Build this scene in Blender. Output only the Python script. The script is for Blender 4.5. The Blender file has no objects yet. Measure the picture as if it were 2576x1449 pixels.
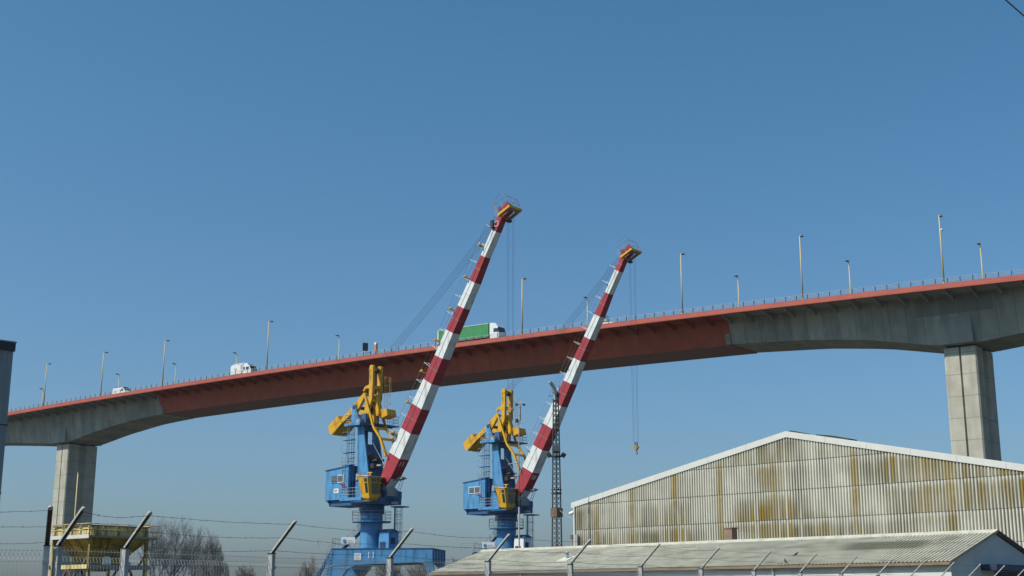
import bpy, math, random
from math import sin, cos, radians, pi, atan, sqrt
from mathutils import Vector, Matrix
random.seed(7)
SC = bpy.context.scene
# ------------------------------------------------------------ camera, world, sun, exposure
SW, SH, FP = 2576.0, 1449.0, 3300.0
PITCH = atan(780 / FP)
cam_d = bpy.data.cameras.new('camera'); cam = bpy.data.objects.new('camera', cam_d)
SC.collection.objects.link(cam); SC.camera = cam
cam.location = (0, 0, 1.6); cam.rotation_euler = (pi / 2 + PITCH, 0, 0)
cam_d.sensor_width = 36; cam_d.lens = FP / SW * 36; cam_d.clip_start = 0.1; cam_d.clip_end = 9000
SUN_B, SUN_E = 248.0, 48.0
W_ = bpy.data.worlds.new('World'); SC.world = W_; W_.use_nodes = True
wn = W_.node_tree; bg = wn.nodes['Background']
sky = wn.nodes.new('ShaderNodeTexSky'); sky.sky_type = 'NISHITA'; sky.sun_disc = False
sky.sun_elevation = radians(SUN_E); sky.sun_rotation = radians(SUN_B)
sky.air_density = 1.0; sky.dust_density = 1.8; sky.ozone_density = 8; sky.altitude = 0
tint = wn.nodes.new('ShaderNodeVectorMath'); tint.operation = 'MULTIPLY'   # air colour: greyer low down, clearer blue higher up
wtc = wn.nodes.new('ShaderNodeTexCoord'); wsp = wn.nodes.new('ShaderNodeSeparateXYZ'); wmr = wn.nodes.new('ShaderNodeMapRange'); wmr.inputs[1].default_value = 0; wmr.inputs[2].default_value = .42
wmx = wn.nodes.new('ShaderNodeMix'); wmx.data_type = 'RGBA'; wmx.inputs[6].default_value = (.98, 1.0, 1.0, 1); wmx.inputs[7].default_value = (.72, 1.10, 1.05, 1)
wn.links.new(wtc.outputs['Generated'], wsp.inputs[0]); wn.links.new(wsp.outputs[2], wmr.inputs[0]); wn.links.new(wmr.outputs[0], wmx.inputs[0]); wn.links.new(wmx.outputs[2], tint.inputs[1])
wn.links.new(sky.outputs[0], tint.inputs[0]); wn.links.new(tint.outputs[0], bg.inputs[0]); bg.inputs[1].default_value = 0.113
sd = bpy.data.lights.new('sun', 'SUN'); sd.energy = 5.0; sd.angle = radians(0.5); sd.color = (1, .95, .86)
sun = bpy.data.objects.new('sun', sd); SC.collection.objects.link(sun)
sdir = Vector((sin(radians(SUN_B)) * cos(radians(SUN_E)), cos(radians(SUN_B)) * cos(radians(SUN_E)), sin(radians(SUN_E))))
sun.rotation_euler = sdir.to_track_quat('Z', 'Y').to_euler(); sun.location = (-60, -30, 90)
SC.view_settings.view_transform = 'Standard'; SC.view_settings.look = 'None'
SC.view_settings.exposure = 0.0; SC.view_settings.gamma = 1.0

# ------------------------------------------------------------ helpers
def at(px, py, Y):
    """world point seen at photo pixel (2576 wide scale) at forward distance Y"""
    u = (px - SW / 2) / FP; v = (SH / 2 - py) / FP
    d = Vector((u, cos(PITCH) - v * sin(PITCH), sin(PITCH) + v * cos(PITCH)))
    return d * (Y / d.y) + Vector((0, 0, 1.6))

class MB:
    def __init__(s): s.v = []; s.f = []; s.m = []; s.mats = []
    def mi(s, mat):
        if mat not in s.mats: s.mats.append(mat)
        return s.mats.index(mat)
    def add(s, vs, fs, mat=None):
        n = len(s.v); s.v += [tuple(p) for p in vs]; k = s.mi(mat) if mat else 0
        for f in fs: s.f.append(tuple(i + n for i in f)); s.m.append(k)
    def box(s, x0, x1, y0, y1, z0, z1, mat=None, M=None):
        vs = [Vector((x, y, z)) for x in (x0, x1) for y in (y0, y1) for z in (z0, z1)]
        if M: vs = [M @ p for p in vs]
        s.add(vs, [(0, 1, 3, 2), (4, 6, 7, 5), (0, 4, 5, 1), (2, 3, 7, 6), (0, 2, 6, 4), (1, 5, 7, 3)], mat)
    def bar(s, a, b, w, h, mat=None, up=(0, 0, 1)):
        a = Vector(a); b = Vector(b); d = (b - a)
        if d.length < 1e-6: return
        d.normalize(); up = Vector(up)
        if abs(d.dot(up)) > .98: up = Vector((1, 0, 0)) if abs(d.x) < .9 else Vector((0, 1, 0))
        r = d.cross(up).normalized() * w / 2; t = r.cross(d).normalized() * h / 2
        vs = [p + i * r + j * t for p in (a, b) for i, j in ((-1, -1), (1, -1), (1, 1), (-1, 1))]
        s.add(vs, [(3, 2, 1, 0), (4, 5, 6, 7), (0, 1, 5, 4), (1, 2, 6, 5), (2, 3, 7, 6), (3, 0, 4, 7)], mat)
    def tube(s, pts, r, n=6, mat=None, r2=None, closed=False, cap=True):
        pts = [Vector(p) for p in pts]; N = len(pts); rings = []
        ref = None
        for i, p in enumerate(pts):
            if closed: d = pts[(i + 1) % N] - pts[i - 1]
            else: d = (pts[min(i + 1, N - 1)] - pts[max(i - 1, 0)])
            d.normalize()
            if ref is None or abs(ref.dot(d)) > .99: ref = Vector((0, 0, 1)) if abs(d.z) < .9 else Vector((1, 0, 0))
            a = d.cross(ref).normalized(); b = a.cross(d).normalized(); ref = b
            rr = r if r2 is None else r + (r2 - r) * i / (N - 1)
            rings.append([p + (a * cos(2 * pi * k / n) + b * sin(2 * pi * k / n)) * rr for k in range(n)])
        vs = [q for R in rings for q in R]; fs = []
        for i in range(N if closed else N - 1):
            j = (i + 1) % N
            for k in range(n):
                l = (k + 1) % n; fs.append((i * n + k, i * n + l, j * n + l, j * n + k))
        if cap and not closed: fs += [tuple(range(n - 1, -1, -1)), tuple((N - 1) * n + k for k in range(n))]
        s.add(vs, fs, mat)
    def prism(s, poly, y0, y1, mat=None, axes='xz', M=None):
        """polygon (a,b) extruded along the third axis"""
        def mk(a, b, c):
            if axes == 'xz': return Vector((a, c, b))
            if axes == 'yz': return Vector((c, a, b))
            return Vector((a, b, c))
        n = len(poly); vs = [mk(a, b, y0) for a, b in poly] + [mk(a, b, y1) for a, b in poly]
        if M: vs = [M @ p for p in vs]
        fs = [tuple(range(n)), tuple(range(2 * n - 1, n - 1, -1))]
        fs += [(i, i + n, (i + 1) % n + n, (i + 1) % n) for i in range(n)]
        s.add(vs, fs, mat)
    def cyl(s, x, y, z0, z1, r, n=24, mat=None, r2=None):
        s.tube([(x, y, z0), (x, y, z1)], r, n, mat, r2)
    def disc_ring(s, c, ax, ro, ri, th, n=20, mat=None):
        c = Vector(c); ax = Vector(ax).normalized(); ref = Vector((0, 0, 1)) if abs(ax.z) < .9 else Vector((1, 0, 0))
        a = ax.cross(ref).normalized(); b = a.cross(ax); vs = []; fs = []
        for k in range(n):
            w = 2 * pi * k / n; e = a * cos(w) + b * sin(w)
            vs += [c + e * ro - ax * th / 2, c + e * ro + ax * th / 2, c + e * ri + ax * th / 2, c + e * ri - ax * th / 2]
        for k in range(n):
            i = 4 * k; j = 4 * ((k + 1) % n)
            for q in range(4): fs.append((i + q, i + (q + 1) % 4, j + (q + 1) % 4, j + q))
        s.add(vs, fs, mat)
    def rail(s, pts, h=1.05, mids=1, step=1.3, r=.028, mat=None, closed=False, n=4):
        pts = [Vector(p) for p in pts]
        if closed: pts = pts + [pts[0]]
        for a, b in zip(pts[:-1], pts[1:]):
            L = (b - a).length; k = max(1, round(L / step))
            for i in range(k + 1):
                q = a.lerp(b, i / k); s.tube([q, q + Vector((0, 0, h))], r, n, mat, cap=False)
            for j in range(mids + 1):
                o = Vector((0, 0, h * (j + 1) / (mids + 1))); s.tube([a + o, b + o], r, n, mat, cap=False)
    def ladder(s, a, b, w=.45, side=(0, 1, 0), r=.025, step=.3, mat=None, cage=None, cstep=1.0, cr=.38):
        a = Vector(a); b = Vector(b); sv = Vector(side).normalized() * w / 2; L = (b - a).length; d = (b - a) / L
        for q in (-1, 1): s.tube([a + sv * q, b + sv * q], r, 4, mat, cap=False)
        for i in range(1, int(L / step)):
            p = a + d * step * i; s.tube([p - sv, p + sv], r * .8, 3, mat, cap=False)
        if cage:
            cv = Vector(cage).normalized(); k = int(L / cstep)
            hoops = []
            for i in range(k + 1):
                c = a + d * (L * i / max(k, 1)) + cv * cr * .9
                hp = [c + (sv.normalized() * cos(w_) + cv * sin(w_)) * cr for w_ in [radians(g) for g in range(-50, 231, 40)]]
                s.tube(hp, r * .8, 3, mat, cap=False); hoops.append(hp)
            for q in (1, 3, 4, 6):
                s.tube([hoops[0][q], hoops[-1][q]], r * .7, 3, mat, cap=False)
    def build(s, name, mat=None, parent=None, smooth=False):
        me = bpy.data.meshes.new(name); me.from_pydata(s.v, [], s.f)
        mats = [x for x in s.mats] if s.mats else [mat]
        if s.mats and mat and mat not in mats: pass
        for x in mats: me.materials.append(x)
        me.polygons.foreach_set('material_index', s.m)
        if smooth: me.polygons.foreach_set('use_smooth', [True] * len(me.polygons))
        me.update()
        o = bpy.data.objects.new(name, me); SC.collection.objects.link(o)
        if parent: o.parent = parent
        return o

def text_add(mb, txt, size, o, xd, yd, mat, depth=.01):
    cu = bpy.data.curves.new('txt', 'FONT'); cu.body = txt; cu.size = size; cu.extrude = depth
    cu.align_x = 'CENTER'; cu.align_y = 'CENTER'
    ob = bpy.data.objects.new('txt', cu); SC.collection.objects.link(ob)
    dg = bpy.context.evaluated_depsgraph_get(); me = bpy.data.meshes.new_from_object(ob.evaluated_get(dg))
    xd = Vector(xd).normalized(); yd = Vector(yd).normalized(); zd = xd.cross(yd); o = Vector(o)
    mb.add([o + xd * v.co.x + yd * v.co.y + zd * v.co.z for v in me.vertices], [tuple(p.vertices) for p in me.polygons], mat)
    bpy.data.objects.remove(ob); bpy.data.curves.remove(cu); bpy.data.meshes.remove(me)

def empty(name, loc, rz, label, cat, group=None):
    o = bpy.data.objects.new(name, None); SC.collection.objects.link(o); o.empty_display_size = .3
    o.location = loc; o.rotation_euler = (0, 0, rz); tag(o, label, cat, group); return o
def tag(o, label, cat, group=None):
    o['label'] = label; o['category'] = cat
    if group: o['group'] = group
    return o
def kids(o): return [c for c in bpy.data.objects if c.parent == o]
def copy_tree(o, parent=None):
    c = o.copy(); SC.collection.objects.link(c); c.parent = parent
    for ch in kids(o): copy_tree(ch, c)
    return c

# ------------------------------------------------------------ materials
def mat(name, col, rough=.55, metal=0., var=.12, scale=1.5, dirt=None, amt=0., dscale=(2, 2, .25), thr=.55, spec=.4, bump=0., coat=0., fine=0.):
    m = bpy.data.materials.new(name); m.use_nodes = True; nt = m.node_tree; N = nt.nodes; Lk = nt.links
    b = N['Principled BSDF']; b.inputs['Roughness'].default_value = rough; b.inputs['Metallic'].default_value = metal
    b.inputs['Specular IOR Level'].default_value = spec
    if coat: b.inputs['Coat Weight'].default_value = coat
    tc = N.new('ShaderNodeTexCoord'); nz = N.new('ShaderNodeTexNoise'); nz.inputs['Scale'].default_value = scale; nz.inputs['Detail'].default_value = 6
    Lk.new(tc.outputs['Object'], nz.inputs['Vector'])
    mr = N.new('ShaderNodeMapRange'); mr.inputs[1].default_value = .3; mr.inputs[2].default_value = .7
    mr.inputs[3].default_value = 1 - var; mr.inputs[4].default_value = 1 + var; Lk.new(nz.outputs[0], mr.inputs[0])
    vm = N.new('ShaderNodeVectorMath'); vm.operation = 'SCALE'; vm.inputs[0].default_value = tuple(c * .87 for c in col[:3]); Lk.new(mr.outputs[0], vm.inputs['Scale'])
    out = vm.outputs[0]
    if fine:
        nf = N.new('ShaderNodeTexNoise'); nf.inputs['Scale'].default_value = scale * 12; nf.inputs['Detail'].default_value = 3; Lk.new(tc.outputs['Object'], nf.inputs['Vector'])
        mf = N.new('ShaderNodeMapRange'); mf.inputs[1].default_value = .3; mf.inputs[2].default_value = .7; mf.inputs[3].default_value = 1 - fine; mf.inputs[4].default_value = 1 + fine
        Lk.new(nf.outputs[0], mf.inputs[0]); v2 = N.new('ShaderNodeVectorMath'); v2.operation = 'SCALE'; Lk.new(out, v2.inputs[0]); Lk.new(mf.outputs[0], v2.inputs['Scale']); out = v2.outputs[0]
    if dirt:
        mp = N.new('ShaderNodeMapping'); mp.inputs['Scale'].default_value = dscale; Lk.new(tc.outputs['Object'], mp.inputs[0])
        n2 = N.new('ShaderNodeTexNoise'); n2.inputs['Scale'].default_value = 1; n2.inputs['Detail'].default_value = 5; Lk.new(mp.outputs[0], n2.inputs['Vector'])
        r2 = N.new('ShaderNodeMapRange'); r2.inputs[1].default_value = thr; r2.inputs[2].default_value = thr + .15; r2.inputs[3].default_value = 0; r2.inputs[4].default_value = amt
        Lk.new(n2.outputs[0], r2.inputs[0]); mx = N.new('ShaderNodeMix'); mx.data_type = 'RGBA'
        Lk.new(r2.outputs[0], mx.inputs[0]); Lk.new(out, mx.inputs[6]); mx.inputs[7].default_value = (*dirt, 1); out = mx.outputs[2]
    Lk.new(out, b.inputs['Base Color'])
    if bump:
        bp = N.new('ShaderNodeBump'); bp.inputs['Strength'].default_value = bump; bp.inputs['Distance'].default_value = .02
        Lk.new(nz.outputs[0], bp.inputs['Height']); Lk.new(bp.outputs[0], b.inputs['Normal'])
    m['out'] = 1
    return m
DK = (.03, .022, .018)
m_blue = mat('blue_paint', (.085, .285, .53), .45, var=.1, scale=.9, dirt=(.05, .11, .18), amt=.75, dscale=(1.8, 1.8, .35), thr=.5, fine=.07)
m_bluedk = mat('dark_blue_paint', (.03, .105, .24), .5, var=.15)
m_yel = mat('yellow_paint', (.68, .37, .018), .45, var=.1, dirt=(.26, .11, .02), amt=.75, dscale=(2, 2, .5), thr=.52, fine=.08)
m_hookc = mat('worn_yellow', (.38, .21, .03), .6, var=.25, scale=5)
m_red = mat('red_paint', (.36, .035, .045), .45, var=.08, dirt=(.20, .035, .035), amt=.7, dscale=(1.6, 1.6, .3), thr=.52, fine=.06)
m_white = mat('white_paint', (.72, .74, .72), .45, var=.05, dirt=(.40, .36, .30), amt=.75, dscale=(1.6, 1.6, .25), thr=.54, fine=.03)
m_grey = mat('grey_paint', (.36, .38, .37), .5, var=.1)
m_railm = mat('galvanised_rail', (.42, .45, .46), .4, metal=.3, var=.15)
m_steel = mat('dark_steel', (.055, .05, .048), .6, metal=.2, var=.3, scale=6)
m_rope = mat('steel_rope', (.06, .065, .07), .5, metal=.4)
m_glass = mat('dark_window_glass', (.025, .035, .04), .08, var=.3, spec=.8)
m_black = mat('black_rubber', (.02, .02, .02), .7)
m_brred = mat('bridge_red_paint', (.42, .095, .058), .5, var=.08, scale=.5, dirt=(.26, .05, .045), amt=.5, dscale=(.35, .35, 1.2), thr=.54, fine=.05)
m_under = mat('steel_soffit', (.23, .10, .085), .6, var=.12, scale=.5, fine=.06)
m_asph = mat('asphalt', (.05, .05, .05), .9, var=.2)
m_lampst = mat('lamp_post_paint', (.60, .46, .18), .5, var=.1)
m_lamph = mat('lamp_head', (.30, .26, .22), .5)
m_green = mat('green_tarpaulin', (.045, .26, .085), .55, var=.1, dirt=(.03, .16, .06), amt=.5, dscale=(.7, 1, 1), thr=.5)
m_vwhite = mat('vehicle_white', (.78, .79, .78), .3, var=.04, coat=.3)
m_orange = mat('orange_panel', (.55, .20, .10), .5)
m_conc2 = mat('pale_render', (.66, .65, .60), .8, var=.06, scale=.7, dirt=(.42, .41, .36), amt=.5, dscale=(.8, .8, .3), thr=.55, fine=.03)
m_trim = mat('white_trim', (.64, .63, .58), .5, var=.05, dirt=(.5, .48, .4), amt=.5, thr=.57)
m_gutter = mat('ochre_gutter', (.42, .30, .19), .6, var=.15)
m_brown = mat('rusty_brown', (.16, .10, .07), .8, var=.25, scale=4)
m_chim = mat('brown_stack', (.26, .17, .12), .85, var=.2, scale=3)
m_hop = mat('hopper_yellow', (.68, .55, .24), .7, var=.2, scale=1.2, dirt=(.17, .10, .035), amt=.85, dscale=(1.4, 1.4, .5), thr=.50, fine=.1)
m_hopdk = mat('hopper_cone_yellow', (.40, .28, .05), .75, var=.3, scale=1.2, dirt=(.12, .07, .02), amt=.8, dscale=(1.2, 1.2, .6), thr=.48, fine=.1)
m_hopgrey = mat('hopper_grey', (.28, .27, .25), .7, var=.2)
m_galv = mat('galvanised_post', (.44, .455, .45), .45, metal=.15, var=.12, scale=5, dirt=(.30, .24, .15), amt=.7, dscale=(8, 8, 2.2), thr=.5)
m_arm = mat('galvanised_arm', (.46, .45, .41), .5, var=.15, scale=9)
m_armin = mat('arm_inside', (.10, .085, .07), .8, var=.3, scale=8)
m_wire = mat('fence_wire', (.46, .47, .46), .45, metal=.2)
m_barb = mat('barbed_wire', (.05, .055, .06), .6, metal=.3)
m_clad = mat('grey_cladding', (.27, .30, .31), .55, var=.06, scale=.6, dirt=(.12, .14, .16), amt=.4, thr=.5)
m_coping = mat('dark_coping', (.035, .035, .04), .5)
m_bark = mat('bark', (.25, .25, .25), .9, var=.25)
m_bark2 = mat('hazed_bark', (.30, .27, .24), .9, var=.2)  # haze over the far trees put into the bark as a paler tone
m_bud = mat('budding_twigs', (.24, .24, .13), .9, var=.2)
m_dark = mat('black_writing', (.02, .02, .02), .8)
m_dkblue = mat('dark_blue_door', (.03, .045, .10), .5)
m_ground = mat('ground', (.075, .07, .055), .95, var=.25, scale=.08, dirt=(.05, .06, .03), amt=.8, dscale=(.03, .03, .03), thr=.5)

def concrete(name, col, joint=0., jz=0., streak=.5, zoff=0., patch=None, rough=.85, tn=.14):
    m = mat(name, col, rough, var=.14, scale=.35, dirt=tuple(c * .52 for c in col), amt=streak, dscale=(.55, .55, .06), thr=.47, fine=.07)
    nt = m.node_tree; N = nt.nodes; Lk = nt.links; b = N['Principled BSDF']
    src = b.inputs['Base Color'].links[0].from_socket; tc = [n for n in N if n.type == 'TEX_COORD'][0]
    sp = N.new('ShaderNodeSeparateXYZ'); Lk.new(tc.outputs['Object'], sp.inputs[0])
    def line(sock, per, w, off, dark):
        nonlocal src
        a = N.new('ShaderNodeMath'); a.operation = 'ADD'; a.inputs[1].default_value = off; Lk.new(sock, a.inputs[0])
        d = N.new('ShaderNodeMath'); d.operation = 'MODULO'; d.inputs[1].default_value = per; Lk.new(a.outputs[0], d.inputs[0])
        l = N.new('ShaderNodeMath'); l.operation = 'LESS_THAN'; l.inputs[1].default_value = w; Lk.new(d.outputs[0], l.inputs[0])
        mm = N.new('ShaderNodeMath'); mm.operation = 'MULTIPLY'; mm.inputs[1].default_value = dark; Lk.new(l.outputs[0], mm.inputs[0])
        mx = N.new('ShaderNodeMix'); mx.data_type = 'RGBA'; Lk.new(mm.outputs[0], mx.inputs[0]); Lk.new(src, mx.inputs[6]); mx.inputs[7].default_value = (col[0] * .3, col[1] * .3, col[2] * .3, 1); src = mx.outputs[2]
    def tone(sock, per, off):  # each cast segment has a slightly different grey
        nonlocal src
        a = N.new('ShaderNodeMath'); a.operation = 'ADD'; a.inputs[1].default_value = off; Lk.new(sock, a.inputs[0])
        d = N.new('ShaderNodeMath'); d.operation = 'DIVIDE'; d.inputs[1].default_value = per; Lk.new(a.outputs[0], d.inputs[0])
        f = N.new('ShaderNodeMath'); f.operation = 'FLOOR'; Lk.new(d.outputs[0], f.inputs[0])
        wn_ = N.new('ShaderNodeTexWhiteNoise'); wn_.noise_dimensions = '1D'; Lk.new(f.outputs[0], wn_.inputs['W'])
        r = N.new('ShaderNodeMapRange'); r.inputs[3].default_value = 1 - tn; r.inputs[4].default_value = 1 + tn; Lk.new(wn_.outputs[0], r.inputs[0])
        v = N.new('ShaderNodeVectorMath'); v.operation = 'SCALE'; Lk.new(src, v.inputs[0]); Lk.new(r.outputs[0], v.inputs['Scale']); src = v.outputs[0]
    if joint: tone(sp.outputs[0], joint, 300.); line(sp.outputs[0], joint, .12, 300., .55)
    if jz: line(sp.outputs[2], jz, .09, 100. + zoff, .8)
    if patch:
        x0, x1, z0, z1 = patch; fac = None
        for sock, lo, hi in ((sp.outputs[0], x0, x1), (sp.outputs[2], z0, z1)):
            g = N.new('ShaderNodeMath'); g.operation = 'GREATER_THAN'; g.inputs[1].default_value = lo; Lk.new(sock, g.inputs[0])
            l = N.new('ShaderNodeMath'); l.operation = 'LESS_THAN'; l.inputs[1].default_value = hi; Lk.new(sock, l.inputs[0])
            q = N.new('ShaderNodeMath'); q.operation = 'MULTIPLY'; Lk.new(g.outputs[0], q.inputs[0]); Lk.new(l.outputs[0], q.inputs[1])
            if fac is None: fac = q.outputs[0]
            else:
                q2 = N.new('ShaderNodeMath'); q2.operation = 'MULTIPLY'; Lk.new(fac, q2.inputs[0]); Lk.new(q.outputs[0], q2.inputs[1]); fac = q2.outputs[0]
        q3 = N.new('ShaderNodeMath'); q3.operation = 'MULTIPLY'; q3.inputs[1].default_value = .6; Lk.new(fac, q3.inputs[0])
        mx = N.new('ShaderNodeMix'); mx.data_type = 'RGBA'; Lk.new(q3.outputs[0], mx.inputs[0]); Lk.new(src, mx.inputs[6]); mx.inputs[7].default_value = (col[0] * .38, col[1] * .4, col[2] * .42, 1); src = mx.outputs[2]
    Lk.new(src, b.inputs['Base Color']); return m
m_web = concrete('steel_web_red', (.42, .085, .04), joint=8.1, streak=.35, rough=.55, tn=.07)
m_cgird = concrete('girder_concrete', (.34, .345, .30), joint=3.0, streak=.55, patch=(235.8, 248.6, 47.6, 50.6))
m_pier = concrete('pier_concrete', (.47, .445, .36), jz=3.62, streak=.35)
m_cplain = concrete('plain_concrete', (.32, .32, .28), streak=.4)

# ------------------------------------------------------------ ground
g = MB(); g.box(-1500, 1500, -1500, 1500, -.5, 0, m_ground)
o = g.build('ground', m_ground); o['kind'] = 'structure'
m_apron = mat('apron_asphalt', (.065, .063, .058), .9, var=.2, scale=.3)
g = MB(); g.box(-60, 60, 112, 185, 0.004, .012, m_apron)
o = g.build('quay_apron', m_apron); o['kind'] = 'structure'

# ------------------------------------------------------------ the bridge
BB = radians(125.9)
BP = Vector((-119.16, 360., 0)); BRZ = pi / 2 - BB
bridge = empty('bridge', BP, BRZ, 'long high box-girder bridge with red steel middle and grey concrete haunches on tall piers', 'bridge')
MBR = Matrix.Translation(BP) @ Matrix.Rotation(BRZ, 4, 'Z')
def dz(s): return 51.7257 + .0231221 * s - 9.88926e-5 * s * s
bot_pts = [(-112, 41.9), (-109, 42.0), (-90, 44.6), (-62, 46.1), (-40, 45.4), (-25, 44.3), (-8, 42.9), (-2.8, 42.5), (2.8, 42.5), (15, 44.65), (29, 46.4), (41, 47.1)]
botR = [(201, 47.15), (216, 46.3), (227, 45.0), (239.4, 42.55), (245, 42.45), (253, 43.3), (265, 44.3), (282, 45.2), (304, 45.6), (332, 43.4), (351, 41.0), (354, 40.8)]
def interp(P, s):
    for (a, b), (c, d) in zip(P[:-1], P[1:]):
        if s <= c: return b + (d - b) * (s - a) / (c - a)
    return P[-1][1]
def smoothi(P, s): return sum(interp(P, s + d) for d in (-2, -1, 0, 1, 2)) / 5
HW = 12.3
def girder(name, s0, s1, zb, mt, under=None, step=3.0):
    b = MB(); n = max(1, round((s1 - s0) / step)); rings = []
    for i in range(n + 1):
        s = s0 + (s1 - s0) * i / n; z = dz(s); q = zb(s)
        rings.append([(s, -6.6, z - .75), (s, -5.3, q), (s, 5.3, q), (s, 6.6, z - .75)])
    for i in range(n):
        A, B_ = rings[i], rings[i + 1]; vs = A + B_
        b.add(vs, [(0, 1, 5, 4), (2, 3, 7, 6)], mt); b.add(vs, [(1, 2, 6, 5)], under or mt)
    b.add(rings[0], [(3, 2, 1, 0)], mt); b.add(rings[-1], [(0, 1, 2, 3)], mt)
    return b.build(name, mt, bridge)
girder('concrete_girder', -112, 41, lambda s: smoothi(bot_pts, s), m_cgird)
girder('concrete_girder', 201, 354, lambda s: smoothi(botR, s), m_cgird)
girder('steel_girder', 41, 201, lambda s: dz(s) - 5.25 - .12 * (abs(s - 121) / 80), m_web, m_under)
# concrete end block with notch where steel meets concrete
for s, sg in ((201, -1), (41, 1)):
    b = MB(); z = dz(s) - 3.3; zb_ = dz(s) - 5.3
    for k in range(4):
        zz = z - .5 * k; yo = 6.6 - (z - zz + 2.5) / 4.6 * 1.3
        b.box(min(s, s + sg * 1.0), max(s, s + sg * 1.0), -yo - .1, -yo + .4, zz - .44, zz, m_cplain)
    b.build('joint_block', m_cplain, bridge)
def sweep(prof, mt, name, s0=-112, s1=354, step=4., par=None, close=True, mats=None):
    b = MB(); n = round((s1 - s0) / step); k = len(prof)
    R_ = [[(s0 + (s1 - s0) * i / n, y, dz(s0 + (s1 - s0) * i / n) + z) for y, z in prof] for i in range(n + 1)]
    for i in range(n):
        for j in range(k if close else k - 1):
            j2 = (j + 1) % k
            b.add([R_[i][j], R_[i][j2], R_[i + 1][j2], R_[i + 1][j]], [(0, 1, 2, 3)], mats[j] if mats else mt)
    if close: b.add(R_[0], [tuple(range(k))], mt); b.add(R_[-1], [tuple(range(k - 1, -1, -1))], mt)
    return b.build(name, mt, par or bridge)
DP = [(-HW + .35, -.12), (HW - .35, -.12), (HW - .35, -.42), (6.6, -.74), (-6.6, -.74), (-HW + .35, -.42)]
for s0, s1, mm in ((-112, 41, m_cplain), (41, 201, m_web), (201, 354, m_cplain)): sweep(DP, m_asph, 'deck', s0, s1, mats=[m_asph, mm, mm, mm, mm, mm])
for sg in (-1, 1):
    pr = [(sg * (HW - .34), 0), (sg * HW, 0), (sg * HW, -.42), (sg * (HW + .06), -.47), (sg * (HW + .06), -.92), (sg * (HW - .05), -1.04), (sg * (HW - .34), -1.04)]
    sweep(pr, m_brred, 'fascia')
for sg in (-1, 1):   # cantilever brackets carrying the deck overhang
  b = MB(); s = -110.
  while s < 353:
    mt = m_web if 41 < s < 201 else m_cplain
    if 1:
        z = dz(s)
        poly = [(sg * 6.35, z - .76), (sg * 11.9, z - .46), (sg * 11.6, z - .8), (sg * 6.3, z - 1.8)]
        t = .16 if mt is m_cplain else .09
        b.prism(poly, s - t, s + t, mt, axes='yz')
    s += 4.05
  b.build('overhang_ribs', m_web, bridge)
# pilasters over the piers
for s in (-109.5, 0, 242.2, 351.5):
    for sg in (-1, 1):
        b = MB(); z0 = 42.62 if 0 <= s < 250 else dz(s) - 9
        b.prism([(s - 2.75, z0), (s + 2.75, z0), (s + 2.6, z0 + 4.6), (s - 2.6, z0 + 4.6)], min(sg * 4.2, sg * 6.02), max(sg * 4.2, sg * 6.02), m_cplain)
        b.build('pier_diaphragm', m_cplain, bridge)
for s in (-109.5, 0, 242.2, 351.5):   # piers with grooves on every face
    zt = 42.15 if 0 <= s < 250 else dz(s) - 9.6
    a, w = 2.7, 4.7; c = .25; gr, gd = .17, .5; er, ed = 1.2, .8
    poly = [(-a + c, -w), (-gr, -w), (-gr, -w + gd), (gr, -w + gd), (gr, -w), (a - c, -w), (a, -w + c), (a, -er), (a - ed, -er + .3), (a - ed, er - .3), (a, er), (a, w - c), (a - c, w), (gr, w), (gr, w - gd), (-gr, w - gd), (-gr, w), (-a + c, w), (-a, w - c), (-a, er), (-a + ed, er - .3), (-a + ed, -er + .3), (-a, -er), (-a, -w + c)]
    b = MB(); b.prism(poly, 0, zt, m_pier, axes='xy')
    b.box(-2.2, 2.2, -4.2, 4.2, zt, zt + .5, m_steel)
    p = b.build('pier', m_pier, bridge); p.location = (s, 0, 0)
for sg in (-1, 1):
    b = MB(); s = -111.; Y = sg * (HW - .2)
    while s < 353.5:
        z = dz(s); b.box(s - .06, s + .06, Y - .04, Y + .04, z - .02, z + .86, m_coping); s += 2.025
    for h, r in ((.84, .042), (.62, .03), (.36, .03)):
        b.tube([(s_, Y - sg * .04, dz(s_) + h) for s_ in [(-112 + 4 * i) for i in range(117)]], r, 5, m_railm)
    b.build('guard_rail', m_railm, bridge)

# bridge lamp posts
def lamp(side, s, label, ball=False):
    y = -(HW - .75) * side
    p = MBR @ Vector((s, y, dz(s) - .12))
    o = empty('lamp_post', p, BRZ, label, 'lamp post', 'tall lamp posts along both edges of the bridge deck')
    b = MB(); b.tube([(0, 0, 0), (0, 0, 11.75)], .16, 8, m_lampst, r2=.085); b.cyl(0, 0, 0, .35, .26, 8, m_lampst); b.build('pole', m_lampst, o, True)
    b = MB(); L = 1.0 * side
    b.tube([(0, 0, 11.6), (0, .25 * side, 11.82), (0, .5 * side, 11.86)], .055, 6, m_lampst)
    b.prism([(.25 * side, 11.82), (.45 * side, 11.98), (1.05 * side, 12.02), (1.3 * side, 11.9), (1.2 * side, 11.78), (.3 * side, 11.76)], -.22, .22, m_lamph, axes='yz')
    b.build('lamp_head', m_lamph, o)
    if ball:
        b = MB(); b.tube([(0, 0, 9.2), (.3, 0, 9.2)], .04, 5, m_railm); b.tube([(.3, 0, 9.45), (.3, 0, 9.3), (.3, 0, 9.1)], .17, 10, m_vwhite); b.build('camera_dome', m_vwhite, o, True)
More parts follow.
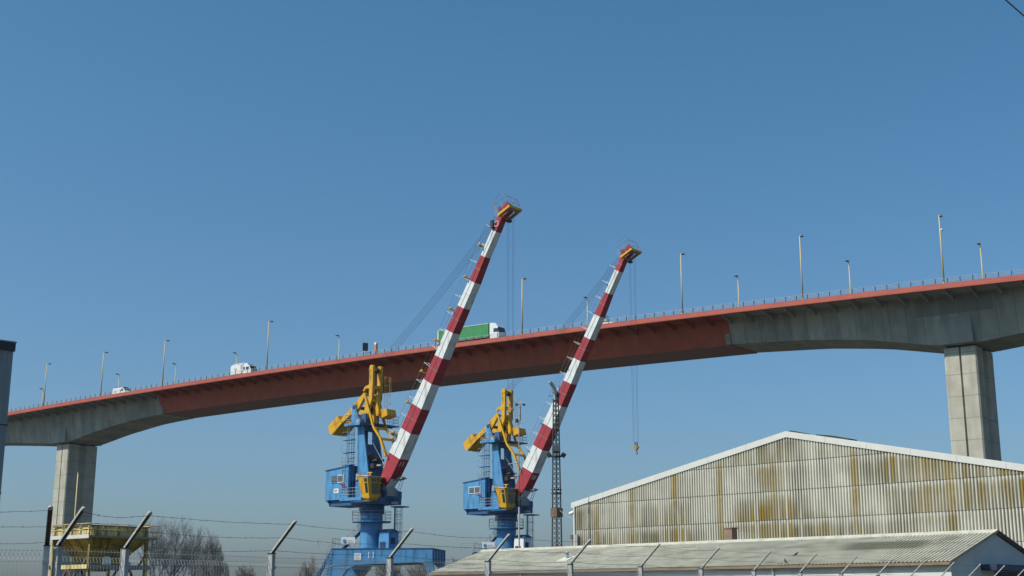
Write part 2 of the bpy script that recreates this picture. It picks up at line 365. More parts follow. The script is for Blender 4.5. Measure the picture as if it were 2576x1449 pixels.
NL = [(-.1, 'leftmost tall near edge lamp post, beside a much shorter-looking one'), (24.2, 'second tall near edge lamp post from the left, over the grey haunch'),
      (48.4, 'tall near edge lamp post just right of the small white van'), (85.2, 'tall near edge lamp post just right of the white box truck'),
      (158., 'tall near edge lamp post just right of the green trailer truck'), (194.3, 'tall near edge lamp post over red girder, right of the second boom tip'),
      (218., 'second tall near edge lamp post from the right, over the concrete haunch'), (242.6, 'tallest lamp post, above the right pier, small white dome on its upper part')]
for s, l in NL: lamp(1, s, l, s > 240)
for s, l in [(-34.7, 'short-looking far edge lamp post overlapping the leftmost tall lamp post'), (.9, 'far edge lamp post rising right behind the small white van'), (25.1, 'short-looking far edge lamp post between the white van and the white box truck'),
             (49.2, 'far edge lamp post rising right behind the white box truck'), (86., 'far edge lamp post alone between the box truck and the dark sign board'),
             (158.8, 'far edge lamp post seen just left of the second crane boom'), (194.6, 'far edge lamp post over the joint of red steel and right concrete haunch'),
             (217.8, 'far edge lamp post between the two tallest near lamp posts on the right'), (242.4, 'far edge lamp post at the right end of the bridge, right of the tallest one')]:
    lamp(-1, s, l)

# bridge signs
def on_deck(s, y, dh=-.12): return MBR @ Vector((s, y, dz(s) + dh))
o = empty('sign_board', on_deck(115.4, -11.1), BRZ + radians(50), 'small dark sign board on a bent post above the red bridge edge', 'sign')
b = MB(); b.box(-.55, .55, -.06, .06, 1.5, 3.2, m_coping); b.box(-.6, .6, .061, .1, 1.45, 3.25, m_steel); b.build('board', m_coping, o)
b = MB(); b.tube([(0, 0, 0), (.25, 0, 1.0), (0, 0, 1.6)], .06, 6, m_steel); b.bar((.2, 0, .95), (1.4, 0, 1.15), .08, .08, m_steel); b.build('post', m_steel, o)
o = empty('signal_cabinet', on_deck(118.4, -11.0), BRZ, 'slim orange and white signal box standing on the bridge edge beside yellow posts', 'signal box')
b = MB(); b.box(-.28, .28, -.25, .25, 1.15, 2.6, m_orange); b.build('housing', m_orange, o)
b = MB(); b.tube([(0, -.27, 2.75), (0, .25, 2.75)], .3, 12, m_vwhite); b.build('lamp_lens', m_vwhite, o)
b = MB(); b.box(-.1, .1, -.1, .1, 0, 1.15, m_steel); b.box(.55, .75, -.1, .1, 0, 1.35, m_lampst); b.box(.95, 1.15, -.1, .1, 0, 1.2, m_lampst); b.build('post', m_lampst, o)

# vehicles on the deck
def slope(s): return atan(.0231221 - 2 * 9.88926e-5 * s)
def veh(name, s, y, label, cat):
    o = empty(name, on_deck(s, y), BRZ, label, cat); o.rotation_euler = (0, -slope(s), BRZ)
    return o
def wheels(o, xs, r, hw, w=.28):
    for x in xs:
        for sg in (-1, 1):
            b = MB(); b.tube([(x, sg * hw - w / 2, r), (x, sg * hw + w / 2, r)], r, 16, m_black); b.tube([(x, sg * (hw + w * .35), r), (x, sg * (hw + w * .56), r)], r * .55, 12, m_railm)
            b.build('wheel', m_black, o)
o = veh('articulated_truck', 134.6, -8.4, 'articulated truck with green curtain-sided trailer and white cab driving along the bridge', 'truck')
b = MB(); b.box(.25, 13.3, -1.27, 1.27, 1.25, 3.92, m_green)
for i in range(14): x = .6 + i * .95; b.box(x, x + .05, -1.285, -1.271, 1.3, 3.9, m_green)
b.build('curtain', m_green, o)
b = MB(); b.box(0, 13.4, -1.3, 1.3, 3.92, 4.0, m_vwhite); b.box(0, .25, -1.3, 1.3, 1.1, 3.92, m_vwhite); b.box(0, 13.4, -1.29, 1.29, 1.05, 1.25, m_steel); b.box(13.3, 13.45, -1.28, 1.28, 1.25, 3.92, m_green); b.box(.3, 9, -1.1, 1.1, .75, 1.05, m_steel); b.build('trailer_frame', m_vwhite, o)
b = MB(); cab_p = [(13.75, .75), (16.0, .6), (16.12, 1.5), (16.1, 1.9), (15.8, 3.1), (15.3, 3.75), (14.6, 3.95), (13.75, 3.95)]
b.prism(cab_p, -1.22, 1.22, m_vwhite); b.build('cab', m_vwhite, o)
b = MB(); b.add([(16.125, -1.1, 1.95), (16.125, 1.1, 1.95), (15.86, 1.1, 2.98), (15.86, -1.1, 2.98)], [(0, 1, 2, 3)], m_glass)
b.prism([(16.02, 1.9), (15.98, 2.0), (15.8, 2.95), (15.82, 3.0), (16.15, 1.95)], -1.15, 1.15, m_glass)
b.box(14.75, 15.6, -1.235, 1.235, 1.95, 2.75, m_glass); b.box(15.75, 15.95, -1.4, -1.24, 1.9, 2.7, m_coping); b.build('window', m_glass, o)
wheels(o, (2.6, 3.9, 5.2, 14.9), .5, 1.05)
o = veh('box_truck', 70.6, -8.4, 'white box truck with roof rack and orange mark on its side', 'truck')
b = MB(); b.prism([(.1, .9), (4.2, .9), (4.2, 3.1), (.45, 3.15), (.1, 2.8)], -1.15, 1.15, m_vwhite); b.build('box_body', m_vwhite, o)
b = MB(); b.prism([(4.35, .6), (6.9, .55), (7.05, 1.35), (6.55, 2.35), (6.2, 2.75), (4.35, 2.85)], -1.08, 1.08, m_vwhite); b.build('cab', m_vwhite, o)
b = MB(); b.prism([(7.03, 1.55), (6.6, 2.36), (6.35, 2.62), (6.3, 2.55), (6.9, 1.5)], -1.0, 1.0, m_glass); b.box(5.3, 6.35, -1.095, 1.095, 1.6, 2.3, m_glass); b.box(4.45, 4.95, -1.095, 1.095, 1.7, 2.4, m_glass); b.box(3.45, 4.05, -1.165, -1.151, 1.9, 2.9, m_grey); b.build('window', m_glass, o)
b = MB(); b.box(.7, 4.6, -.9, -.8, 3.3, 3.42, m_vwhite); b.box(.7, 4.6, .8, .9, 3.3, 3.42, m_vwhite); b.box(4.0, 5.6, -.8, .8, 2.9, 3.25, m_vwhite)
for x in (.9, 2.4, 3.8): b.box(x, x + .08, -.95, .95, 3.12, 3.3, m_railm)
b.build('roof_rack', m_vwhite, o)
b = MB(); b.prism([(1.3, 2.3), (1.55, 2.35), (2.0, 1.75), (1.8, 1.7)], -1.17, -1.152, m_brown); b.prism([(1.85, 1.75), (2.05, 1.8), (2.4, 2.1), (2.05, 2.45), (1.7, 2.55), (2.1, 2.1)], -1.17, -1.152, m_yel); b.build('side_mark', m_yel, o)
wheels(o, (1.3, 5.9), .4, .95)
o = veh('delivery_van', 26.0, -8.4, 'small white delivery van with dark roof near the left end of the bridge', 'van')
b = MB(); b.prism([(0, .45), (5.6, .45), (5.75, .95), (5.1, 1.35), (4.3, 2.15), (3.9, 2.25), (.4, 2.3), (.05, 1.9)], -.98, .98, m_vwhite); b.build('body', m_vwhite, o)
b = MB(); b.prism([(.6, 2.3), (4.2, 2.22), (4.3, 2.34), (.8, 2.45)], -.8, .8, m_coping); b.build('roof', m_coping, o)
b = MB(); b.prism([(5.12, 1.37), (4.35, 2.13), (4.2, 2.05), (5.0, 1.3)], -.9, .9, m_glass); b.box(3.5, 4.35, -.992, .992, 1.3, 1.95, m_glass); b.build('window', m_glass, o)
wheels(o, (1.0, 4.7), .34, .85, .22)
o = veh('passenger_car', 174.0, -8.6, 'pale car carrying bicycles, its curved roof showing right of the second boom', 'car')
b = MB(); b.prism([(0, .3), (4.3, .3), (4.4, .75), (3.4, .95), (2.75, 1.42), (2.2, 1.5), (1.1, 1.48), (.45, 1.15), (.02, .9)], -.85, .85, m_vwhite); b.build('body', m_vwhite, o)
b = MB(); b.prism([(3.38, .98), (2.78, 1.38), (1.1, 1.42), (.6, 1.1)], -.86, .86, m_glass); b.build('window', m_glass, o)
b = MB()
for x in (1.1, 2.4): b.box(x, x + .06, -.8, .8, 1.5, 1.62, m_steel)
b.build('roof_rack', m_steel, o); wheels(o, (.8, 3.5), .31, .75, .2)
for k, y in enumerate((-.45, .4)):
    p = MBR @ Vector((174.0, -8.6 + y, dz(174.0) + 1.52)); bi = empty('bicycle', p, BRZ, ('bicycle standing on the car roof, the nearer one' if k == 0 else 'bicycle standing on the car roof, the farther one'), 'bicycle', 'bicycles carried on the car roof'); bi.rotation_euler = (0, -slope(174), BRZ)
    for x in (1.2, 2.2):
        b = MB(); b.tube([(x + .33 * cos(w * pi / 8), 0, .37 + .33 * sin(w * pi / 8)) for w in range(16)], .025, 5, m_black, closed=True)
        for w in range(4): b.tube([(x + .32 * cos(w * pi / 4), 0, .37 + .32 * sin(w * pi / 4)), (x - .32 * cos(w * pi / 4), 0, .37 - .32 * sin(w * pi / 4))], .006, 3, m_rope)
        b.build('wheel', m_black, bi)
    b = MB()
    for a_, c_ in (((1.2, .37), (1.6, .37)), ((1.6, .37), (1.48, .85)), ((1.2, .37), (1.5, .8)), ((1.6, .37), (2.02, .8)), ((1.49, .8), (2.0, .85)), ((2.2, .37), (2.0, .95))): b.tube([(a_[0], 0, a_[1]), (c_[0], 0, c_[1])], .025, 5, m_bluedk)
    b.tube([(2.0, -.25, .98), (2.0, .25, .98)], .02, 5, m_black); b.box(1.36, 1.6, -.06, .06, .88, .94, m_black); b.build('frame', m_bluedk, bi)

# ------------------------------------------------------------ harbour cranes
BEL = [(2.75, 13.38), (3.62, 14.35), (4.84, 16.14), (6.36, 18.73), (7.89, 21.25), (9.29, 23.81), (10.82, 26.4), (12.24, 29.0), (13.73, 31.48), (15.25, 34.04), (16.62, 36.64), (18.12, 39.15), (18.95, 40.62)]
BAK = [(1.95, 14.3), (2.35, 15.1), (3.21, 16.99), (4.91, 19.53), (6.48, 22.02), (8.08, 24.55), (9.67, 26.95), (11.25, 29.54), (12.85, 31.94), (14.43, 34.5), (16.05, 36.94), (17.55, 39.49), (18.4, 40.95)]
def bw(i): return .73 - .31 * max(0, i - 2) / 9.5
def make_crane(loc, brg, number, label, hook_z, reel, both_windows, portal_num):
    root = empty('harbour_crane', loc, radians(90 - brg), label, 'crane', 'blue and yellow harbour cranes with striped booms')
    P = lambda b, n, m=None, sm=False, par=None: b.build(n, m, par or root, sm)
    M33 = Matrix.Rotation(radians(33), 4, 'Z')
    # portal
    b = MB(); fy = 4.0
    b.prism([(-3.3, 6.65), (-3.75, 5.6), (-3.2, 4.9), (-.6, 5.02), (7.5, 5.3), (7.5, 6.65)], -fy, -fy + .9, m_blue, M=M33)
    b.prism([(-3.3, 6.65), (-3.75, 5.6), (-3.2, 4.9), (-.6, 5.02), (7.5, 5.3), (7.5, 6.65)], fy - .9, fy, m_blue, M=M33)
    for x0, x1 in ((-3.3, -2.0), (6.3, 7.46), (-1.4, 1.4)): b.box(x0, x1, -fy + .9, fy - .9, 5.35, 6.6, m_blue, M33)
    b.box(-3.4, 7.55, -fy - .05, fy + .05, 6.65, 6.72, m_bluedk, M33)
    for i in range(5): b.box(7.5, 7.56, -fy + .35 + i * 1.75, -fy + .5 + i * 1.75, 5.3, 6.62, m_bluedk, M33)
    P(b, 'portal_frame')
    for sx in (0, 1):
        for sy in (-1, 1):
            b = MB()
            if sx == 0: pl = [(-3.72, 5.6), (-.7, 5.03), (-1.6, 4.55), (-2.2, 3.7), (-2.5, 2.6), (-2.55, .9), (-4.3, .9), (-4.3, 2.8)]
            else: pl = [(7.49, 5.32), (6.3, 5.28), (6.75, 4.9), (6.95, 4.2), (7.0, 2.6), (7.0, .9), (7.95, .9), (7.9, 2.8)]
            y0 = sy * (fy - .86) if sy > 0 else -fy + .04; b.prism(pl, y0, y0 + .82, m_blue, M=M33); leg = P(b, 'leg')
            b = MB(); xc = -3.4 if sx == 0 else 7.2; yc = sy * (fy - .45)
            b.box(xc - 1.1, xc + 1.1, yc - .35, yc + .35, .45, .9, m_bluedk, M33)
            for q in (-.7, .7): b.tube([M33 @ Vector((xc + q, yc - .12, .3)), M33 @ Vector((xc + q, yc + .12, .3))], .3, 12, m_steel)
            P(b, 'bogie', par=leg)
    # portal number and notice
    b = MB(); xd = M33 @ Vector((1, 0, 0)); 
    if portal_num: text_add(b, number, .95, M33 @ Vector((.95, -fy - .03, 5.95)), xd, (0, 0, 1), m_vwhite, .012); P(b, 'number')
    b = MB(); b.box(-.85, -.1, -fy - .04, -fy - .002, 5.45, 6.2, m_vwhite, M33)
    for k in range(3): b.box(-.75, -.25 - .1 * (k % 2), -fy - .05, -fy - .041, 5.6 + .2 * k, 5.66 + .2 * k, m_grey, M33)
    P(b, 'notice_plate')
    # portal railings, stair, cabinet
    b = MB(); pt = lambda x, y, z: M33 @ Vector((x, y, z))
    b.rail([pt(-3.3, -3.9, 6.72), pt(-3.3, 3.9, 6.72), pt(0, 3.9, 6.72)], 1.05, mat=m_railm)
    b.rail([pt(-5.0, -3.2, 6.72), pt(-3.4, -3.2, 6.72)], 1.05, mat=m_railm)
    P(b, 'portal_railing', par=root)
    def stair(a, c, side, nm):
        b = MB(); a = Vector(a); c = Vector(c); sv = Vector(side).normalized() * .35; L = (c - a).length; k = int(L / .28)
        for q in (-1, 1):
            b.bar(a + sv * q, c + sv * q, .05, .2, m_bluedk)
            for h in (.5, 1.0): b.tube([a + sv * q + Vector((0, 0, h)), c + sv * q + Vector((0, 0, h))], .022, 4, m_railm)
            for i in range(0, 6): 
                p = a.lerp(c, i / 5) + sv * q; b.tube([p, p + Vector((0, 0, 1))], .022, 4, m_railm)
        for i in range(1, k): p = a.lerp(c, i / k); b.bar(p - sv, p + sv, .22, .03, m_bluedk)
        P(b, nm)
    stair(pt(-3.5, -2.7, 6.7), pt(-6.9, -2.7, .4), pt(0, 1, 0), 'portal_stair')
    stair(pt(-2.9, -.9, 6.72), (-1.35, .9, 9.5), pt(0, 1, 0), 'gallery_stair')
    b = MB(); b.ladder(pt(-4.1, -4.12, .6), pt(-3.55, -4.1, 6.6), .4, pt(1, 0, .1), mat=m_railm); P(b, 'leg_ladder')
    b = MB(); b.tube([pt(-1.0, -3.6, 6.7), pt(-1.0, -3.6, 7.6)], .03, 5, m_railm); b.box(-2.4, -.9, -3.66, -3.6, 7.15, 7.9, m_vwhite, M33)
    b.disc_ring(pt(-2.05, -3.69, 7.5), pt(0, 1, 0), .2, .02, .03, 14, m_blue); b.box(-1.7, -1.05, -3.68, -3.661, 7.3, 7.36, m_grey, M33); b.box(-1.7, -1.15, -3.68, -3.661, 7.5, 7.56, m_grey, M33)
    for x in (-2.3, -1.0): b.box(x, x + .05, -3.64, -3.6, 6.72, 7.2, m_railm, M33)
    P(b, 'notice_board')
    b = MB(); b.prism([(-.75, 0), (.75, 0), (.75, 1.75), (0, 2.02), (-.75, 1.75)], -.75, .75, m_blue if number == '11' else m_vwhite, axes='yz', M=Matrix.Translation(pt(2.2, -1.2, 6.72)) @ Matrix.Rotation(radians(0), 4, 'Z'))
    b.prism([(-.85, 1.72), (.85, 1.72), (0, 2.1)], -.85, .85, m_bluedk, axes='yz', M=Matrix.Translation(pt(2.2, -1.2, 6.74)))
    c0 = pt(2.2, -1.2, 6.72)
    b.box(c0.x - .55, c0.x + .3, c0.y - .775, c0.y - .751, c0.z + .05, c0.z + .75, m_dkblue); b.box(c0.x + .751, c0.x + .775, c0.y - .45, c0.y + .2, c0.z + .5, c0.z + 1.2, m_coping)
    P(b, 'electrical_cabinet')
    # column
    b = MB(); b.cyl(0, 0, 6.72, 9.6, 1.2, 40, m_blue); b.cyl(0, 0, 9.72, 10.5, 1.2, 40, m_blue); b.cyl(0, 0, 6.72, 6.95, 1.45, 40, m_blue); b.cyl(0, 0, 10.5, 11.45, 1.36, 40, m_bluedk)
    P(b, 'column')
    b = MB(); n = 8; ring = [Vector((2.25 * cos(2 * pi * (k + .5) / n), 2.25 * sin(2 * pi * (k + .5) / n), 9.6)) for k in range(n)]
    b.prism([(p.x, p.y) for p in ring], 9.6, 9.72, m_blue, axes='xy'); gal = P(b, 'gallery')
    b = MB(); b.rail([p * 1 for p in [Vector((q.x, q.y, 9.72)) for q in ring]], 1.05, 2, 1.0, .024, m_railm, closed=True); P(b, 'gallery_railing', par=gal)
    b = MB(); b.tube([(.45, -2.2, 9.72), (.45, -2.2, 10.75)], .04, 6, m_railm); b.tube([(.45, -2.2, 10.7), (.45, -2.2, 10.85), (.45, -2.2, 11.1)], .15, 10, m_grey); P(b, 'gallery_lamp')
    b = MB(); b.ladder((2.55, 1.6, 6.6), (2.55, 1.6, 11.3), .5, (1, 1, 0), .03, .3, m_bluedk, cage=(1, -1, 0), cstep=.9); b.bar((2.35, 1.2, 6.6), (2.35, 1.2, 11.2), .12, .12, m_bluedk); b.box(2.0, 3.4, .9, 2.3, 11.2, 11.32, m_bluedk); P(b, 'access_ladder')
    # slewing platform and machine house
    b = MB(); b.box(-5.2, 2.9, -1.6, 1.6, 11.46, 12.12, m_bluedk); b.prism([(-5.5, 12.1), (-4.9, 11.7), (-5.2, 12.12)], -1.85, 1.85, m_bluedk)
    b.box(-1.75, 1.6, -3.15, -1.9, 11.95, 12.1, m_blue); b.box(-1.75, 1.6, -3.2, -3.151, 11.82, 12.14, m_blue); b.box(1.6, 2.95, -.9, 1.6, 12.12, 12.9, m_bluedk)
    sl = P(b, 'slewing_platform')
    b = MB(); b.rail([(-1.7, -3.13, 12.12), (1.1, -3.13, 12.12)], 1.05, 2, .9, .024, m_railm); b.rail([(-1.7, -3.13, 12.12), (-1.7, -1.95, 12.12)], 1.05, 2, 1.2, .024, m_railm); P(b, 'walkway_railing', par=sl)
    b = MB(); b.prism([(-5.5, 12.12), (-1.85, 12.12), (-1.85, 15.7), (-5.5, 15.38)], -1.9, 1.9, m_blue)
    b.prism([(-5.6, 15.375), (-1.78, 15.705), (-1.78, 15.8), (-5.6, 15.46)], -1.98, 1.98, m_bluedk)
    hs = P(b, 'machine_house')
    for k, xw in enumerate((-4.45, -3.5)):
        b = MB(); b.box(xw, xw + .85, -1.93, -1.902, 14.05, 14.75, m_glass)
        fr = m_vwhite if (both_windows or k) else m_blue; t = .07
        for x0, x1, z0, z1 in ((xw - t, xw + .85 + t, 14.75, 14.75 + t), (xw - t, xw + .85 + t, 14.05 - t, 14.05), (xw - t, xw, 14.05, 14.75), (xw + .85, xw + .85 + t, 14.05, 14.75)): b.box(x0, x1, -1.96, -1.902, z0, z1, fr)
        for z in (14.2, 14.35, 14.5, 14.63): b.box(xw + .02, xw + .83, -1.94, -1.931, z, z + .03, m_grey)
        P(b, 'window', par=hs)
    b = MB(); b.box(-1.849, -1.82, -1.5, -.75, 12.15, 14.1, m_dkblue); P(b, 'door', par=hs)
    if number == '11':
        b = MB(); b.box(-4.1, -3.35, -1.93, -1.902, 12.85, 13.35, m_vwhite); b.box(-4.0, -3.5, -1.94, -1.931, 13.15, 13.22, m_dark); b.box(-4.0, -3.6, -1.94, -1.931, 12.98, 13.05, m_dark); P(b, 'notice_plate', par=hs)
    b = MB(); b.bar((-3.2, -1.93, 13.85), (-2.0, -2.3, 13.75), .05, .05, m_red); b.bar((-2.8, -1.93, 13.5), (-2.0, -2.3, 13.75), .04, .04, m_red); b.bar((-2.0, -2.3, 13.2), (-2.0, -2.3, 13.8), .04, .04, m_red); P(b, 'davit', par=hs)
    # tower: two side plates, cross panels
    tw = MB()
    for sg in (-1, 1):
        y0, y1 = (-1.2, -1.02) if sg < 0 else (1.02, 1.2)
        tw.prism([(-1.75, 12.1), (.95, 12.1), (.62, 14.4), (-.5, 20.2), (-1.35, 20.2), (-1.2, 15.6)], y0, y1, m_blue)
        tw.prism([(-2.35, 20.2), (-.9, 20.2), (-1.4, 21.5), (-1.85, 22.6), (-2.15, 22.65), (-2.3, 22.4)], y0 - .04, y1 + .04, m_blue)
    tw.add([(.9, -1.02, 12.1), (.9, 1.02, 12.1), (-.15, 1.02, 18.1), (-.15, -1.02, 18.1), (.75, -1.02, 12.1), (.75, 1.02, 12.1), (-.3, 1.02, 18.1), (-.3, -1.02, 18.1)], [(0, 1, 2, 3), (7, 6, 5, 4), (3, 2, 6, 7), (0, 3, 7, 4), (1, 5, 6, 2)], m_bluedk)
    tw.box(-1.1, -.42, -1.02, 1.02, 19.6, 20.2, m_bluedk); tw.bar((-1.2, -.1, 18.1), (-1.2, -.1, 19.7), .5, .3, m_bluedk)
    tw.box(-1.9, -1.4, -1.02, 1.02, 21.2, 21.45, m_bluedk); tw.bar((-1.25, 0, 15), (-1.45, 0, 19), .6, .06, m_bluedk)
    P(tw, 'tower')
    b = MB(); b.ladder((-1.75, -1.45, 12.2), (-1.75, -1.45, 20.2), .45, (1, 0, 0), .028, .3, m_bluedk, cage=(0, -1, 0), cstep=.9, cr=.36)
    b.ladder((-2.55, -1.5, 15.9), (-2.45, -1.5, 20.2), .4, (1, 0, 0), .026, .3, m_railm); b.ladder((-2.6, -1.95, 12.8), (-2.6, -1.95, 16.6), .4, (1, 0, 0), .03, .5, m_railm)
    for z in (15.85, 17.2, 18.6): b.box(-3.1, -1.5, -1.9, -1.25, z, z + .06, m_blue); b.rail([(-3.1, -1.88, z), (-2.1, -1.88, z)], .9, 1, 1., .02, m_railm)
    b.bar((-3.9, -1.2, 16.5), (-1.6, -1.2, 16.65), .08, .08, m_railm); P(b, 'tower_ladder')
    b = MB(); b.cyl(-.35, -1.75, 14.1, 14.75, .3, 12, m_railm); b.box(-.75, .1, -1.9, -1.22, 14.02, 14.08, m_bluedk)
    for w in range(6): b.box(-.35 + .31 * cos(w) - .02, -.35 + .31 * cos(w) + .02, -1.75 + .31 * sin(w) - .02, -1.75 + .31 * sin(w) + .02, 14.08, 14.8, m_grey)
    P(b, 'horn_cage')
    b = MB(); b.tube([(.35, -.9, 17.0), (.5, -.6, 16.6), (.7, .1, 16.4)], .22, 8, m_steel); b.box(.25, 1.15, -.6, .6, 16.2, 16.45, m_steel); b.box(.4, 1.0, -.9, .3, 15.4, 15.9, m_coping); b.bar((0.1, -.4, 18.5), (2.3, -.5, 15.7), .05, .05, m_railm); b.box(1.4, 2.0, -.8, -.3, 15.6, 15.75, m_railm); P(b, 'luffing_gear')
    # top platform
    b = MB(); b.box(-2.65, -.2, -1.95, 1.6, 20.22, 20.36, m_blue); b.box(-2.65, -.2, -2.0, -1.951, 20.14, 20.44, m_blue); b.box(-.2, -.16, -1.95, 3.0, 20.14, 20.44, m_bluedk); b.box(-.2, .95, -.6, 3.0, 20.22, 20.34, m_bluedk); tp = P(b, 'top_platform')
    b = MB(); b.rail([(-2.62, -1.0, 20.36), (-2.62, -1.93, 20.36), (-.22, -1.93, 20.36)], 1.0, 1, .9, .028, m_railm); P(b, 'platform_railing', par=tp); b = MB(); b.rail([(.9, -.5, 20.36), (.9, 2.9, 20.36), (-.5, 2.9, 20.36)], 1.0, 2, .8, .02, m_bluedk); P(b, 'platform_railing', par=tp)
    b = MB(); b.box(-1.0, -.3, -1.0, 1.0, 20.37, 21.5, m_bluedk); b.box(-1.25, -.7, -1.55, -1.05, 20.37, 20.9, m_grey); P(b, 'winch_housing')
    # counterweight lever
    b = MB()
    for y0, y1 in ((-1.0, -.62), (.62, 1.0)):
        b.prism([(-.52, 23.72), (-.72, 23.85), (-2.35, 22.62), (-2.4, 22.5), (-4.6, 21.0), (-5.9, 19.95), (-5.6, 19.85), (-2.6, 21.65), (-2.2, 21.6), (-1.5, 22.15), (-.75, 23.2)], y0, y1, m_yel)
    b.bar((-2.0, -1.3, 22.3), (-2.0, 1.3, 22.3), .3, .3, m_steel); b.bar((-.7, -.62, 23.6), (-.7, .62, 23.6), .2, .2, m_yel); b.bar((-3.8, -.62, 21.2), (-3.8, .62, 21.2), .3, .4, m_yel)
    P(b, 'counterweight_lever')
    b = MB(); b.prism([(-4.72, 21.6), (-6.3, 20.55), (-6.05, 19.75), (-5.6, 19.5), (-4.05, 20.72), (-4.15, 20.9), (-4.45, 21.15)], -1.12, 1.12, m_yel)
    b.prism([(-5.9, 20.5), (-5.85, 20.42), (-4.2, 21.0), (-4.35, 21.1)], -1.14, -1.121, m_yel); P(b, 'counterweight')
    # luffing link
    b = MB()
    for y in (-.95, .95):
        for a, c, w in (((-.62, 23.7), (.95, 19.85), .2), ((.95, 19.85), (2.0, 18.65), .24), ((2.0, 18.65), (2.75, 17.1), .26), ((2.75, 17.1), (3.0, 16.55), .34)): b.bar((a[0], y, a[1]), (c[0], y, c[1]), .22, w, m_yel, up=(0, 1, 0))
    b.bar((1.0, -.95, 19.8), (1.0, .95, 19.8), .2, .26, m_yel); b.bar((2.1, -.95, 18.5), (2.1, .95, 18.5), .2, .26, m_yel); P(b, 'luffing_link')
    # rope mast (yellow twin column)
    b = MB()
    for y in (-.62, .62):
        b.prism([(-.15, 26.6), (.42, 26.6), (.42, 23.2), (-.15, 21.9), (-.35, 20.7), (-.95, 20.7), (-.75, 22.1), (-.12, 23.4)], y - .16, y + .16, m_yel)
        b.disc_ring((.15, y, 26.62), (0, 1, 0), .3, .03, .34, 16, m_yel)
    b.box(-.2, .45, -.78, .78, 26.25, 26.5, m_yel); b.box(-.2, .48, -.46, .46, 24.3, 24.6, m_yel); b.box(-.1, .4, -.46, .46, 23.1, 23.35, m_yel)
    b.prism([(-.15, 24.75), (-.85, 24.55), (-1.15, 24.1), (-1.0, 24.05), (-.7, 24.35), (-.15, 24.3)], -.75, -.5, m_yel)
    b.prism([(.42, 23.6), (.95, 22.0), (1.0, 21.2), (.6, 21.2), (.45, 22.2)], -.3, .3, m_yel); b.prism([(0.6, 22.0), (1.9, 21.9), (2.1, 21.2), (1.0, 20.9)], .0, 1.4, m_yel)
    b.box(-.6, .4, -.4, .4, 20.4, 21.3, m_yel); b.prism([(-.1, 23.0), (.35, 22.3), (.1, 21.2), (-.3, 21.4)], -.3, .3, m_yel)
    b.disc_ring((-.2, -.2, 21.9), (0, 1, 0), .4, .08, .3, 16, m_steel); b.disc_ring((.7, 0, 21.6), (0, 1, 0), .38, .08, .3, 16, m_yel); b.disc_ring((-.6, -.45, 21.4), (0, 1, 0), .3, .08, .3, 14, m_yel)
    b.disc_ring((.15, 0, 26.35), (0, 1, 0), .32, .06, .5, 16, m_steel)
    P(b, 'rope_mast')
    b = MB(); b.ladder((.95, .9, 21.6), (.75, .9, 25.6), .4, (0, 1, 0), .02, .4, m_yel, cage=(1, 0, 0), cstep=1.0); P(b, 'mast_ladder')
    # boom
    b = MB(); cols = [m_red, m_red, m_white, m_red, m_white, m_red, m_white, m_red, m_white, m_red, m_white, m_red]
    for i in range(12):
        w0, w1 = bw(i), bw(i + 1)
        if i > 1:
            vs = []
            for w, pb, pk in ((w0, BEL[i], BAK[i]), (w1, BEL[i + 1], BAK[i + 1])): vs += [(pb[0], -w, pb[1]), (pb[0], w, pb[1]), (pk[0], w, pk[1]), (pk[0], -w, pk[1])]
        else:
            vs = []
            for w, pb, pk in ((w0, BEL[i], BAK[i]), (w1, BEL[i + 1], BAK[i + 1])): vs += [(pb[0], -w, pb[1]), (pb[0], w, pb[1]), (pk[0], w, pk[1]), (pk[0], -w, pk[1])]
        b.add(vs, [(0, 1, 5, 4), (1, 2, 6, 5), (2, 3, 7, 6), (3, 0, 4, 7)], cols[i])
        if i == 0: b.add(vs[:4], [(3, 2, 1, 0)], m_red)
        if i == 11: b.add(vs[4:], [(0, 1, 2, 3)], m_red)
    boom = P(b, 'boom')
    b = MB()
    for i in range(2, 12):   # welded plate collars round the boom at each paint band and between them
        for f in (0.0, .5):
            w = bw(i) + (bw(i + 1) - bw(i)) * f + .006; l2 = lambda Q: Vector((Q[i][0] + (Q[i + 1][0] - Q[i][0]) * f, 0, Q[i][1] + (Q[i + 1][1] - Q[i][1]) * f))
            p, q = l2(BEL), l2(BAK); d_ = (q - p).normalized(); p = p - d_ * .006; q = q + d_ * .006; Y_ = Vector((0, w, 0)); c4 = [p - Y_, p + Y_, q + Y_, q - Y_]; ax_ = Vector((-d_.z, 0, d_.x)) * .012
            mt = cols[i] 
            b.add([v - ax_ for v in c4] + [v + ax_ for v in c4], [(j, (j + 1) % 4, (j + 1) % 4 + 4, j + 4) for j in range(4)], m_grey if f else mt)
    P(b, 'weld_seams', par=boom)
    b = MB(); b.prism([(1.9, 14.25), (2.7, 13.36), (3.25, 12.95), (3.1, 12.3), (2.2, 12.2), (1.7, 12.9), (1.6, 13.8)], -.7, .7, m_grey)
    b.prism([(2.72, 13.33), (3.5, 14.1), (3.56, 14.05), (2.8, 13.28)], -.6, .6, m_white); foot = P(b, 'boom_foot', par=boom)
    b = MB(); bd = (Vector((4.84 - 3.62, 0, 16.14 - 14.35))).normalized(); text_add(b, number, .85, Vector((4.5, -.12, 15.62)) + Vector((bd.z, 0, -bd.x)) * .02, (0, 1, 0), bd, m_vwhite, .008); P(b, 'boom_number', par=boom)
